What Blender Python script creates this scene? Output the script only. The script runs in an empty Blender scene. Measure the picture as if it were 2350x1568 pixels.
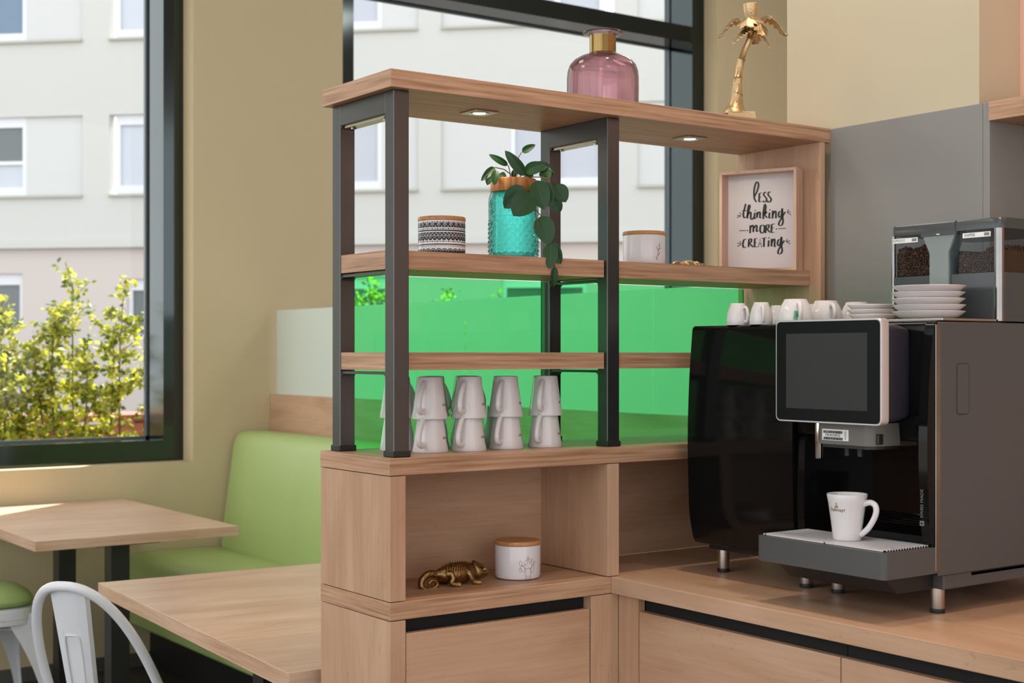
import bpy, bmesh, math, random
from mathutils import Vector, Matrix
random.seed(7)
PI = math.pi
SC = bpy.context.scene
COL = SC.collection
S = 0.87                     # modelling units -> metres (applied to everything at the end)

# ------------------------------------------------------------------ camera
YAW = math.radians(54.45)    # direction of view measured from +X
cam_d = bpy.data.cameras.new('camera')
cam = bpy.data.objects.new('camera', cam_d); COL.objects.link(cam)
cam.location = (-1.56358, -2.64367, 1.66)
cam.rotation_euler = (PI/2, 0, YAW - PI/2)
cam_d.sensor_width = 36.0
cam_d.lens = 3211/2350*36.0
cam_d.shift_y = 29/2350
cam_d.clip_start = 0.05; cam_d.clip_end = 200
cam_d.dof.use_dof = True
cam_d.dof.focus_distance = 3.25
cam_d.dof.aperture_fstop = 7.0
SC.camera = cam

# ------------------------------------------------------------------ sky, sun, exposure
w = bpy.data.worlds.new('world'); SC.world = w; w.use_nodes = True
bg = w.node_tree.nodes['Background']
bg.inputs[0].default_value = (0.93, 0.97, 1.0, 1); bg.inputs[1].default_value = 2.1
sun_d = bpy.data.lights.new('sun', 'SUN'); sun = bpy.data.objects.new('sun', sun_d); COL.objects.link(sun)
el = math.radians(52)
sd = Vector((-0.765*math.cos(el), -0.644*math.cos(el), -math.sin(el)))
sun.rotation_euler = sd.to_track_quat('-Z', 'Y').to_euler()
sun.location = (8, 9, 12)
sun_d.energy = 14.0; sun_d.angle = math.radians(0.6); sun_d.color = (1.0, 0.94, 0.84)
SC.view_settings.view_transform = 'Standard'
SC.view_settings.look = 'None'
SC.view_settings.exposure = 0.0
SC.view_settings.gamma = 1.0
SC.view_settings.use_curve_mapping = False

# ------------------------------------------------------------------ helpers
def lin(c):
    return tuple(((x/255)/12.92 if x/255 <= .04045 else ((x/255+.055)/1.055)**2.4) for x in c)

class MB:
    def __init__(s): s.v = []; s.f = []
    def add(s, vs, fs):
        o = len(s.v); s.v += [tuple(p) for p in vs]; s.f += [tuple(i+o for i in f) for f in fs]; return s
    def box(s, x0, x1, y0, y1, z0, z1, bev=0.0, seg=2):
        x0, x1 = min(x0, x1), max(x0, x1); y0, y1 = min(y0, y1), max(y0, y1); z0, z1 = min(z0, z1), max(z0, z1)
        if bev > 0:
            bm = bmesh.new(); bmesh.ops.create_cube(bm, size=1)
            for v in bm.verts:
                v.co = ((x0+x1)/2+v.co.x*(x1-x0), (y0+y1)/2+v.co.y*(y1-y0), (z0+z1)/2+v.co.z*(z1-z0))
            bmesh.ops.bevel(bm, geom=bm.edges[:], offset=bev, segments=seg, profile=.5, affect='EDGES')
            s.bm(bm); bm.free(); return s
        return s.add([(x0,y0,z0),(x1,y0,z0),(x1,y1,z0),(x0,y1,z0),(x0,y0,z1),(x1,y0,z1),(x1,y1,z1),(x0,y1,z1)],
                     [(0,3,2,1),(4,5,6,7),(0,1,5,4),(1,2,6,5),(2,3,7,6),(3,0,4,7)])
    def bm(s, bm):
        bm.verts.ensure_lookup_table(); bm.verts.index_update()
        return s.add([v.co[:] for v in bm.verts], [[v.index for v in f.verts] for f in bm.faces])
    def lathe(s, prof, n=48, c=(0,0,0), close=False):
        vs = []; fs = []; m = len(prof)
        for i in range(n):
            a = 2*PI*i/n
            for r, z in prof: vs.append((c[0]+r*math.cos(a), c[1]+r*math.sin(a), c[2]+z))
        for i in range(n):
            j = (i+1) % n
            for k in range(m if close else m-1):
                l = (k+1) % m
                a, b, cc, d = i*m+k, j*m+k, j*m+l, i*m+l
                if prof[k][0] < 1e-7 and prof[l][0] < 1e-7: continue
                if prof[k][0] < 1e-7: fs.append((a, cc, d))
                elif prof[l][0] < 1e-7: fs.append((a, b, d))
                else: fs.append((a, b, cc, d))
        return s.add(vs, fs)
    def tube(s, pts, rad, n=10, cap=True, flat=1.0, up=(0,0,1)):
        P = [Vector(p) for p in pts]; m = len(P)
        R = rad if isinstance(rad, (list, tuple)) else [rad]*m
        vs = []; fs = []; prev = None
        for i in range(m):
            t = (P[min(i+1, m-1)]-P[max(i-1, 0)]).normalized()
            if prev is None:
                u = Vector(up)
                if abs(u.dot(t)) > .95: u = Vector((1, 0, 0))
                a = (u-t*u.dot(t)).normalized()
            else: a = (prev-t*prev.dot(t)).normalized()
            prev = a; b = t.cross(a)
            for k in range(n):
                q = 2*PI*k/n
                vs.append(P[i]+a*(R[i]*flat*math.cos(q))+b*(R[i]*math.sin(q)))
        for i in range(m-1):
            for k in range(n):
                l = (k+1) % n
                fs.append((i*n+k, i*n+l, (i+1)*n+l, (i+1)*n+k))
        if cap:
            fs.append(tuple(range(n-1, -1, -1))); fs.append(tuple((m-1)*n+k for k in range(n)))
        return s.add(vs, fs)
    def rings(s, rings, cap=True):
        n = len(rings[0]); vs = [p for r in rings for p in r]; fs = []
        for i in range(len(rings)-1):
            for k in range(n):
                l = (k+1) % n; fs.append((i*n+k, i*n+l, (i+1)*n+l, (i+1)*n+k))
        if cap: fs.append(tuple(range(n-1, -1, -1))); fs.append(tuple((len(rings)-1)*n+k for k in range(n)))
        return s.add(vs, fs)
    def prism(s, poly, axis, a, b):
        """extrude a 2D polygon along axis between a and b; poly gives the two other coordinates in order"""
        def mk(p, t): return {'X': (t, p[0], p[1]), 'Y': (p[0], t, p[1]), 'Z': (p[0], p[1], t)}[axis]
        n = len(poly); vs = [mk(p, a) for p in poly]+[mk(p, b) for p in poly]
        fs = [tuple(range(n)), tuple(range(2*n-1, n-1, -1))]+[(i, i+n, (i+1) % n+n, (i+1) % n) for i in range(n)]
        return s.add(vs, fs)
    def ellipsoid(s, c, r, n=12, m=8, rot=None):
        vs = []; fs = []
        for i in range(m+1):
            p = PI*i/m
            for k in range(n):
                q = 2*PI*k/n
                v = Vector((r[0]*math.sin(p)*math.cos(q), r[1]*math.sin(p)*math.sin(q), r[2]*math.cos(p)))
                if rot: v = rot @ v
                vs.append((c[0]+v.x, c[1]+v.y, c[2]+v.z))
        for i in range(m):
            for k in range(n):
                l = (k+1) % n; fs.append((i*n+k, (i+1)*n+k, (i+1)*n+l, i*n+l))
        return s.add(vs, fs)
    def ribbon(s, pts, wid, fn, sub=0):
        """flat brush stroke through 2D points; fn maps (x, y) to 3D"""
        P = [Vector((p[0], p[1])) for p in pts]
        if sub:                                      # Catmull-Rom smoothing
            Q = []
            for i in range(len(P)-1):
                p0, p1, p2, p3 = P[max(i-1, 0)], P[i], P[i+1], P[min(i+2, len(P)-1)]
                for k in range(sub):
                    t = k/sub
                    Q.append(.5*((2*p1)+(p2-p0)*t+(2*p0-5*p1+4*p2-p3)*t*t+(3*p1-p0-3*p2+p3)*t**3))
            Q.append(P[-1]); P = Q
        m = len(P); vs = []; fs = []
        for i in range(m):
            t = (P[min(i+1, m-1)]-P[max(i-1, 0)])
            if t.length < 1e-9: t = Vector((1, 0))
            t.normalize(); nn = Vector((-t.y, t.x)); wd = wid if not callable(wid) else wid(i/(m-1), t)
            vs.append(fn(*(P[i]+nn*wd/2))); vs.append(fn(*(P[i]-nn*wd/2)))
        for i in range(m-1): fs.append((2*i, 2*i+1, 2*i+3, 2*i+2))
        return s.add(vs, fs)
    def xf(s, M):
        s.v = [tuple(M @ Vector(p)) for p in s.v]; return s

def wloc(o):
    l = Vector(o.location)
    while o.parent: o = o.parent; l += Vector(o.location)
    return l

def obj(name, mb, mat, parent=None, smooth=None, recalc=True):
    me = bpy.data.meshes.new(name)
    if parent is None:
        xs = [p[0] for p in mb.v]; ys = [p[1] for p in mb.v]; zs = [p[2] for p in mb.v]
        o3 = Vector(((min(xs)+max(xs))/2, (min(ys)+max(ys))/2, min(zs)))
    else: o3 = wloc(parent)
    me.from_pydata([(p[0]-o3.x, p[1]-o3.y, p[2]-o3.z) for p in mb.v], [], mb.f)
    if recalc:
        bm = bmesh.new(); bm.from_mesh(me); bmesh.ops.recalc_face_normals(bm, faces=bm.faces[:]); bm.to_mesh(me); bm.free()
    me.materials.append(mat)
    if smooth:
        for p in me.polygons: p.use_smooth = True
        me.set_sharp_from_angle(angle=math.radians(smooth))
    me.update()
    o = bpy.data.objects.new(name, me); COL.objects.link(o)
    if parent is None: o.location = o3
    else: o.parent = parent
    return o

def ends(o, axis, m):
    o.data.materials.append(m); i = 'XYZ'.index(axis)
    for p in o.data.polygons:
        if abs(p.normal[i]) > .9: p.material_index = 1
    return o
def tag(o, label=None, cat=None, group=None, kind=None):
    if label: o['label'] = label
    if cat: o['category'] = cat
    if group: o['group'] = group
    if kind: o['kind'] = kind
    return o

def thing(name, loc, label=None, cat=None, group=None, kind=None, rz=0):
    o = bpy.data.objects.new(name, None); COL.objects.link(o)
    o.empty_display_size = .05; o.location = loc; o.rotation_euler = (0, 0, rz)
    return tag(o, label, cat, group, kind)

def dup(root, loc, rz, label=None, group=None):
    def cp(o, par):
        c = o.copy(); COL.objects.link(c); c.parent = par
        for ch in [x for x in bpy.data.objects if x.parent == o]: cp(ch, c)
        return c
    r = cp(root, None); r.location = loc; r.rotation_euler = (0, 0, rz)
    if label: r['label'] = label
    if group: r['group'] = group
    return r

def text_mb(body, size, align='CENTER', bold=0.0, sx=1.0):
    cu = bpy.data.curves.new('lettering', 'FONT'); cu.body = body; cu.size = size; cu.align_x = align; cu.align_y = 'CENTER'
    cu.offset = bold; cu.resolution_u = 3
    t = bpy.data.objects.new('lettering', cu); COL.objects.link(t)
    dg = bpy.context.evaluated_depsgraph_get()
    me = bpy.data.meshes.new_from_object(t.evaluated_get(dg))
    mb = MB().add([(v.co.x*sx, v.co.y, 0) for v in me.vertices], [list(p.vertices) for p in me.polygons])
    bpy.data.objects.remove(t); bpy.data.curves.remove(cu); bpy.data.meshes.remove(me)
    return mb

# ------------------------------------------------------------------ materials
def mat(name, col, rough=.5, metal=0.0, spec=.5, coat=0.0, bump=0.0, bscale=200, vary=0.0, vscale=3.0, emit=0.0):
    m = bpy.data.materials.new(name); m.use_nodes = True
    nt = m.node_tree; p = nt.nodes['Principled BSDF']
    p.inputs['Base Color'].default_value = (*col, 1); p.inputs['Roughness'].default_value = rough
    p.inputs['Metallic'].default_value = metal; p.inputs['Specular IOR Level'].default_value = spec
    p.inputs['Coat Weight'].default_value = coat; p.inputs['Coat Roughness'].default_value = .05
    tc = nt.nodes.new('ShaderNodeTexCoord')
    if vary > 0:
        n = nt.nodes.new('ShaderNodeTexNoise'); n.inputs['Scale'].default_value = vscale; n.inputs['Detail'].default_value = 4
        nt.links.new(tc.outputs['Object'], n.inputs['Vector'])
        r = nt.nodes.new('ShaderNodeMix'); r.data_type = 'RGBA'
        r.inputs['A'].default_value = (*[c*(1-vary) for c in col], 1); r.inputs['B'].default_value = (*[min(1, c*(1+vary)) for c in col], 1)
        nt.links.new(n.outputs['Fac'], r.inputs['Factor']); nt.links.new(r.outputs['Result'], p.inputs['Base Color'])
    if bump > 0:
        n = nt.nodes.new('ShaderNodeTexNoise'); n.inputs['Scale'].default_value = bscale; n.inputs['Detail'].default_value = 3
        nt.links.new(tc.outputs['Object'], n.inputs['Vector'])
        b = nt.nodes.new('ShaderNodeBump'); b.inputs['Strength'].default_value = bump; b.inputs['Distance'].default_value = .002
        nt.links.new(n.outputs['Fac'], b.inputs['Height']); nt.links.new(b.outputs['Normal'], p.inputs['Normal'])
    if emit > 0:
        p.inputs['Emission Color'].default_value = (*col, 1); p.inputs['Emission Strength'].default_value = emit
    return m

def wood(name, axis, dark, midc, light, rough=.42, lines=.5):
    m = bpy.data.materials.new(name); m.use_nodes = True; nt = m.node_tree; N = nt.nodes; L = nt.links
    p = N['Principled BSDF']; p.inputs['Roughness'].default_value = rough; p.inputs['Specular IOR Level'].default_value = .35
    tc = N.new('ShaderNodeTexCoord'); oi = N.new('ShaderNodeObjectInfo')
    mul = N.new('ShaderNodeVectorMath'); mul.operation = 'SCALE'; mul.inputs[0].default_value = (13, 7, 5); L.new(oi.outputs['Random'], mul.inputs['Scale'])
    ad = N.new('ShaderNodeVectorMath'); ad.operation = 'ADD'; L.new(tc.outputs['Object'], ad.inputs[0]); L.new(mul.outputs[0], ad.inputs[1])
    def noise(along, across, detail, dist):
        mp = N.new('ShaderNodeMapping'); mp.inputs['Scale'].default_value = tuple(along if a == axis else across for a in 'XYZ')
        L.new(ad.outputs[0], mp.inputs['Vector']); n = N.new('ShaderNodeTexNoise')
        n.inputs['Scale'].default_value = 1; n.inputs['Detail'].default_value = detail; n.inputs['Distortion'].default_value = dist
        L.new(mp.outputs[0], n.inputs['Vector']); return n.outputs['Fac']
    big = noise(1.6, 7, 5, 1.2); fine = noise(5, 170, 3, .2); fleck = noise(14, 60, 4, 2.0)
    cr = N.new('ShaderNodeValToRGB'); e = cr.color_ramp.elements
    e[0].position = .28; e[0].color = (*dark, 1); e[1].position = .72; e[1].color = (*light, 1)
    k = e.new(.5); k.color = (*midc, 1)
    mx = N.new('ShaderNodeMath'); mx.operation = 'MULTIPLY_ADD'; L.new(fine, mx.inputs[0]); mx.inputs[1].default_value = lines
    mm = N.new('ShaderNodeMath'); mm.operation = 'MULTIPLY'; mm.inputs[1].default_value = 1-lines*.75; L.new(big, mm.inputs[0])
    L.new(mm.outputs[0], mx.inputs[2]); 
    m3 = N.new('ShaderNodeMath'); m3.operation = 'ADD'; m3.inputs[1].default_value = -.125*lines; L.new(mx.outputs[0], m3.inputs[0])
    L.new(m3.outputs[0], cr.inputs['Fac'])
    fr = N.new('ShaderNodeValToRGB'); fe = fr.color_ramp.elements; fe[0].position = .24; fe[0].color = (.72, .66, .6, 1); fe[1].position = .36; fe[1].color = (1, 1, 1, 1)
    L.new(fleck, fr.inputs['Fac'])
    mc = N.new('ShaderNodeMix'); mc.data_type = 'RGBA'; mc.blend_type = 'MULTIPLY'; mc.inputs['Factor'].default_value = .6
    L.new(cr.outputs['Color'], mc.inputs['A']); L.new(fr.outputs['Color'], mc.inputs['B']); L.new(mc.outputs['Result'], p.inputs['Base Color'])
    b = N.new('ShaderNodeBump'); b.inputs['Strength'].default_value = .12; b.inputs['Distance'].default_value = .001
    L.new(fine, b.inputs['Height']); L.new(b.outputs['Normal'], p.inputs['Normal'])
    return m

def sheet_glass(name, tint, refl=.05, rough=0.0, strength=1.0):
    """thin pane: tinted transmission + mirror reflection by angle"""
    m = bpy.data.materials.new(name); m.use_nodes = True; nt = m.node_tree; N = nt.nodes; L = nt.links
    N.remove(N['Principled BSDF']); out = N['Material Output']
    t = N.new('ShaderNodeBsdfTransparent'); t.inputs[0].default_value = (*tint, 1)
    g = N.new('ShaderNodeBsdfGlossy'); g.inputs['Roughness'].default_value = rough
    f = N.new('ShaderNodeFresnel'); f.inputs['IOR'].default_value = 1.45
    ge = N.new('ShaderNodeNewGeometry'); inv = N.new('ShaderNodeMath'); inv.operation = 'SUBTRACT'; inv.inputs[0].default_value = strength
    iv2 = N.new('ShaderNodeMath'); iv2.operation = 'MULTIPLY'; iv2.inputs[1].default_value = strength; L.new(ge.outputs['Backfacing'], iv2.inputs[0]); L.new(iv2.outputs[0], inv.inputs[1])
    sc = N.new('ShaderNodeMath'); sc.operation = 'MULTIPLY'; L.new(inv.outputs[0], sc.inputs[1]); L.new(f.outputs[0], sc.inputs[0])
    mx = N.new('ShaderNodeMixShader'); L.new(sc.outputs[0], mx.inputs[0]); L.new(t.outputs[0], mx.inputs[1]); L.new(g.outputs[0], mx.inputs[2])
    L.new(mx.outputs[0], out.inputs['Surface']); return m

def frosted(name, col, through=.35):
    m = bpy.data.materials.new(name); m.use_nodes = True; nt = m.node_tree; N = nt.nodes; L = nt.links
    N.remove(N['Principled BSDF']); out = N['Material Output']
    d = N.new('ShaderNodeBsdfDiffuse'); d.inputs[0].default_value = (*col, 1)
    t = N.new('ShaderNodeBsdfTranslucent'); t.inputs[0].default_value = (*col, 1)
    mx = N.new('ShaderNodeMixShader'); mx.inputs[0].default_value = through; L.new(d.outputs[0], mx.inputs[1]); L.new(t.outputs[0], mx.inputs[2])
    g = N.new('ShaderNodeBsdfGlossy'); g.inputs['Roughness'].default_value = .25
    m2 = N.new('ShaderNodeMixShader'); m2.inputs[0].default_value = .06; L.new(mx.outputs[0], m2.inputs[1]); L.new(g.outputs[0], m2.inputs[2])
    L.new(m2.outputs[0], out.inputs['Surface']); return m

def bottle_glass(name, col, ior=1.3, clear=.45, rough=.0):
    """coloured blown glass: refraction mixed with straight tinted transmission, plus reflections"""
    m = bpy.data.materials.new(name); m.use_nodes = True; nt = m.node_tree; N = nt.nodes; L = nt.links
    N.remove(N['Principled BSDF']); out = N['Material Output']
    t = N.new('ShaderNodeBsdfTransparent'); t.inputs[0].default_value = (*col, 1)
    r = N.new('ShaderNodeBsdfRefraction'); r.inputs['Color'].default_value = (*col, 1); r.inputs['IOR'].default_value = ior; r.inputs['Roughness'].default_value = rough
    mx = N.new('ShaderNodeMixShader'); mx.inputs[0].default_value = clear; L.new(r.outputs[0], mx.inputs[1]); L.new(t.outputs[0], mx.inputs[2])
    g = N.new('ShaderNodeBsdfGlossy'); g.inputs['Roughness'].default_value = .02
    f = N.new('ShaderNodeFresnel'); f.inputs['IOR'].default_value = 1.4
    ge = N.new('ShaderNodeNewGeometry'); inv = N.new('ShaderNodeMath'); inv.operation = 'SUBTRACT'; inv.inputs[0].default_value = 1; L.new(ge.outputs['Backfacing'], inv.inputs[1])
    sc = N.new('ShaderNodeMath'); sc.operation = 'MULTIPLY'; L.new(inv.outputs[0], sc.inputs[1]); L.new(f.outputs[0], sc.inputs[0])
    m2 = N.new('ShaderNodeMixShader'); L.new(sc.outputs[0], m2.inputs[0]); L.new(mx.outputs[0], m2.inputs[1]); L.new(g.outputs[0], m2.inputs[2])
    L.new(m2.outputs[0], out.inputs['Surface']); return m

def leafmat(name, ca, cb, trans=.4):
    m = bpy.data.materials.new(name); m.use_nodes = True; nt = m.node_tree; N = nt.nodes; L = nt.links
    p = N['Principled BSDF']; out = N['Material Output']; p.inputs['Roughness'].default_value = .45
    ge = N.new('ShaderNodeNewGeometry'); cr = N.new('ShaderNodeValToRGB'); e = cr.color_ramp.elements
    e[0].color = (*ca, 1); e[1].color = (*cb, 1); L.new(ge.outputs['Random Per Island'], cr.inputs['Fac'])
    L.new(cr.outputs['Color'], p.inputs['Base Color'])
    t = N.new('ShaderNodeBsdfTranslucent'); L.new(cr.outputs['Color'], t.inputs[0])
    mx = N.new('ShaderNodeMixShader'); mx.inputs[0].default_value = trans; L.new(p.outputs[0], mx.inputs[1]); L.new(t.outputs[0], mx.inputs[2])
    L.new(mx.outputs[0], out.inputs['Surface']); return m

WD, WM, WL = lin((174, 136, 108)), lin((193, 155, 126)), lin((206, 171, 144))
M = {}
for a in 'XYZ': M['wood'+a] = wood('oak laminate grain '+a, a, WD, WM, WL, lines=.28)
for a in 'XY': M['edge'+a] = wood('oak edge band grain '+a, a, lin((148, 108, 82)), lin((184, 144, 114)), lin((204, 166, 136)), lines=.85)
M['edgeZ'] = wood('oak edge band grain Z', 'Z', lin((148, 108, 82)), lin((184, 144, 114)), lin((204, 166, 136)), lines=.85)
M['tabwood'] = wood('pale oak table grain', 'X', lin((182, 146, 118)), lin((206, 172, 146)), lin((222, 194, 170)), rough=.33)
M['tabedge'] = wood('pale oak table edge', 'Y', lin((176, 138, 110)), lin((202, 166, 138)), lin((220, 190, 164)), lines=.6)
M['bamboo'] = wood('bamboo lid', 'X', lin((150, 100, 60)), lin((186, 132, 84)), lin((205, 155, 105)), lines=.6)
M['acacia'] = wood('acacia collar', 'Z', lin((110, 62, 28)), lin((178, 118, 58)), lin((214, 160, 92)), lines=.6)
M['palewood'] = wood('pale picture frame wood', 'Z', lin((186, 148, 126)), lin((206, 170, 148)), lin((218, 186, 164)))
M['redwood'] = wood('reddish bench timber', 'X', lin((120, 70, 55)), lin((165, 100, 80)), lin((190, 130, 105)))
M['wall'] = mat('tan wall paint', lin((202, 185, 150)), .85, bump=.1, bscale=120, vary=.03)
M['walllight'] = mat('cream wall paint', lin((202, 190, 163)), .85, bump=.1, bscale=120, vary=.03)
M['wallpinklit'] = mat('wall paint with pinkish light', lin((240, 190, 170)), .85, bump=.1, bscale=120)  # pinkish light falling on this wall is put into its colour
M['wallroom'] = mat('pale room paint', lin((222, 214, 200)), .9)
M['ceil'] = mat('white ceiling paint', lin((236, 234, 230)), .9)
M['floor'] = mat('dark floor vinyl', lin((74, 64, 58)), .4, vary=.3, vscale=2.5, bump=.1)
M['base'] = mat('grey baseboard', lin((92, 88, 82)), .6)
M['alu'] = mat('anthracite window aluminium', (.06, .072, .072), .1, metal=.92)
M['gasket'] = mat('grey glazing gasket', lin((96, 106, 108)), .5)
M['pane'] = sheet_glass('window pane', (.985, .99, .988), strength=.7)
M['steel'] = mat('dark raw steel', (.105, .11, .11), .32, metal=.9, bump=.06, bscale=60, vary=.12, vscale=8)
M['black'] = mat('black plastic', (.012, .012, .013), .5)
M['void'] = mat('black channel', (.006, .006, .006), .8)
M['gloss'] = mat('gloss black acrylic', (.006, .006, .006), .09, spec=.2)
M['anth'] = mat('anthracite painted metal', lin((80, 80, 81)), .42, spec=.4)
M['anthlight'] = mat('warm grey painted metal', lin((108, 104, 98)), .42, spec=.4)
M['chrome'] = mat('polished chrome', lin((210, 208, 204)), .08, metal=1)
M['darkchrome'] = mat('dark chrome', (.3, .29, .28), .16, metal=1, vary=.3, vscale=12)
M['mirrorblack'] = mat('mirror black glass', (.005, .005, .005), .03, spec=.5)
M['brush'] = mat('brushed stainless steel', lin((188, 182, 174)), .3, metal=1, bump=.05, bscale=400)
M['grille'] = mat('satin drip grille steel', lin((224, 220, 222)), .38, metal=.35)
M['silver'] = mat('silver bezel', lin((200, 198, 200)), .35, metal=.6)
M['display'] = mat('switched-off display', lin((60, 60, 60)), .4, spec=.08)
M['bezel'] = mat('black bezel glass', lin((22, 25, 25)), .3, spec=.08)
M['green'] = sheet_glass('green glass', (.44, .995, .62), strength=.9)
M['greenedge'] = mat('green glass edge', lin((40, 150, 80)), .2)
M['frost'] = frosted('frosted glass', lin((236, 248, 240)), .52)
M['porcelain'] = mat('white porcelain', lin((222, 217, 217)), .12, spec=.5)
M['white'] = mat('white paint print', lin((236, 234, 232)), .5)
M['ceramic'] = mat('white ceramic', lin((228, 224, 228)), .18)
M['printblack'] = mat('black print', (.012, .012, .012), .5)
M['printbrown'] = mat('brown gold print', lin((120, 82, 52)), .4)
M['printrose'] = mat('rose line print', lin((150, 112, 116)), .5)
M['printgrey'] = mat('grey print', lin((120, 120, 122)), .5)
M['gold'] = mat('antique gold', lin((150, 120, 78)), .38, metal=1, bump=.7, bscale=160, vary=.35, vscale=40)
M['goldpale'] = mat('pale gold', lin((200, 172, 130)), .32, metal=1, bump=.5, bscale=320, vary=.25, vscale=30)
M['brass'] = mat('brass', lin((150, 124, 76)), .2, metal=1)
M['pink'] = bottle_glass('rose glass', (.87, .72, .74), 1.12, .55)
M['teal'] = bottle_glass('turquoise glass', (.58, .99, .96), 1.28, .42)
M['clearedge'] = sheet_glass('clear glass side', (.95, .98, .96), strength=.8)
M['clear'] = sheet_glass('clear hopper plastic', (.66, .70, .73), strength=.45)
M['smoke'] = mat('grey translucent plastic', lin((66, 71, 73)), .22)
M['funnel'] = mat('frosted grey funnel', lin((128, 138, 137)), .35)
M['bean'] = mat('coffee beans', lin((84, 54, 36)), .35, vary=.5, vscale=60)
M['leafdark'] = leafmat('glossy dark leaf', lin((16, 48, 24)), lin((34, 84, 32)), .15)
M['stem'] = mat('brown stem', lin((110, 84, 52)), .6)
M['vinyl'] = mat('green leatherette', lin((174, 195, 124)), .45, bump=.12, bscale=300, vary=.05)
M['greywall'] = mat('grey laminate panel', lin((140, 138, 135)), .42, vary=.03, bump=.05)
M['whitemetal'] = mat('white painted metal', lin((226, 228, 232)), .3)
M['paper'] = mat('white poster paper', lin((206, 200, 202)), .35)
M['facade'] = mat('white render', lin((190, 190, 187)), .9, vary=.015, vscale=.6)
M['facadelow'] = mat('pinkish ground storey render', lin((194, 184, 180)), .9, vary=.02, vscale=.6)
M['facadepanel'] = mat('white smooth panel', lin((194, 195, 195)), .9)
M['sillwhite'] = mat('white window frame', lin((212, 214, 220)), .5)
M['sillshade'] = mat('beige sill metal', lin((168, 166, 154)), .6)
M['curtain'] = mat('pale blind glass', lin((184, 190, 200)), .35)
M['winblue'] = mat('blue grey window glass', lin((104, 124, 146)), .12)
M['windark'] = mat('dark window glass', lin((96, 102, 104)), .12)
M['wingrey'] = mat('grey roller blind glass', lin((176, 180, 190)), .3)
M['hedge'] = leafmat('hedge leaves', lin((62, 94, 28)), lin((222, 220, 78)), .52)
M['twig'] = mat('hedge twig', lin((74, 60, 46)), .8)
M['ground'] = mat('pale paving outside', lin((140, 134, 128)), .9, vary=.1)
M['filldining'] = mat('dining fill panel diffuser', (1.0, .97, .93), .5, emit=11.0)  # stronger glow for the added panels over the tables and far area
SPOT = 80.0
M['spotglow'] = mat('lit spotlight lens', (1, .86, .7), .4, emit=30.0)
M['fillglow'] = mat('fill panel diffuser', (1.0, .96, .91), .5, emit=4.0)  # weaker glow for the added panels behind the viewer

def struct(name, mb, m, label=None, cat=None, parent=None, smooth=None):
    o = obj(name, mb, m, parent, smooth); o['kind'] = 'structure'
    if label and parent is None: tag(o, label, cat)
    return o

# ------------------------------------------------------------------ the room
YW = 4.56; CE = 4.8
XL, XR, YF = -5.0, 7.6, -6.4
struct('floor', MB().box(XL, XR, YF, 5.0, -.1, 0), M['floor'], 'dark brown vinyl floor under the tables and counter', 'floor')
struct('ceiling', MB().box(XL, XR, YF, 5.0, CE, CE+.1), M['ceil'], 'white ceiling above the room', 'ceiling')
# window wall at YW .. 5.0 with two openings
W1 = (-2.2, 1.451, 1.075, 4.45); W2 = (2.372, 5.369, 1.075, 4.62)
wb = MB()
for x0, x1, z0, z1 in [(XL, W1[0], 0, CE), (W1[0], W1[1], 0, W1[2]), (W1[0], W1[1], W1[3], CE), (W1[1], W2[0], 0, CE),
                       (W2[0], W2[1], 0, W2[2]), (W2[0], W2[1], W2[3], CE), (W2[1], XR, 0, CE)]:
    wb.box(x0, x1, YW, 5.0, z0, z1)
struct('wall_back', wb, M['wall'], 'tan painted wall around the two dark framed windows', 'wall')
struct('baseboard_back', MB().box(XL, 1.9, YW-.018, YW, 0, .075, .004), M['base'], 'dark grey baseboard along the window wall', 'baseboard')

def window(name, W, transom, label, lw):
    x0, x1, z0, z1 = W; ya, yb = YW+.135, 4.99; t = .115
    r = thing(name, ((x0+x1)/2, ya, z0), label, 'window', kind='structure')
    f = MB()
    f.box(x0, x0+lw, ya, yb, z0, z1); f.box(x1-t, x1, ya, yb, z0, z1)
    f.box(x0+lw, x1-t, ya, yb, z0, z0+t); f.box(x0+lw, x1-t, ya, yb, z1-t, z1)
    obj('window_frame', f, M['alu'], r)
    zz = [(z0+t, z1-t)]
    if transom:
        obj('transom', MB().box(x0+lw, x1-t, ya, yb, transom[0], transom[1]), M['alu'], r)
        zz = [(z0+t, transom[0]), (transom[1], z1-t)]
    for a, b in zz:
        obj('pane', MB().box(x0+lw+.002, x1-t-.002, yb-.05, yb-.042, a+.002, b-.002), M['pane'], r)
        g = MB()
        for q in [(x0+lw, x0+lw+.012, a, b), (x1-t-.012, x1-t, a, b), (x0+lw, x1-t, a, a+.012), (x0+lw, x1-t, b-.012, b)]:
            g.box(q[0], q[1], yb-.062, yb-.05, q[2], q[3])
        obj('gasket', g, M['gasket'], r)
    return r
window('window_1', W1, None, 'large left window with anthracite frame looking onto the hedge', .1)
window('window_2', W2, (3.87, 3.985), 'tall window with anthracite transom behind the shelves', .148)
# unseen slab added above the windows to block the high sun
struct('sun_blocker_1', MB().box(XL, XR, 5.0, 6.1, 4.9, 5.05), M['ceil'], 'added sun-blocking slab outside above the windows, out of view', 'sun blocker')
# wall pier behind the coffee corner and the set-back wall beside it
struct('wall_right', MB().box(1.43, 1.72, -.47, .18, 0, CE), M['walllight'], 'cream painted wall pier above the grey panel', 'wall')
struct('wall_side', MB().box(1.6, 1.72, YF, -.47, 0, CE), M['wallpinklit'], 'wall with pinkish light in its colour, set back beside the cream pier', 'wall')
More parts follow.
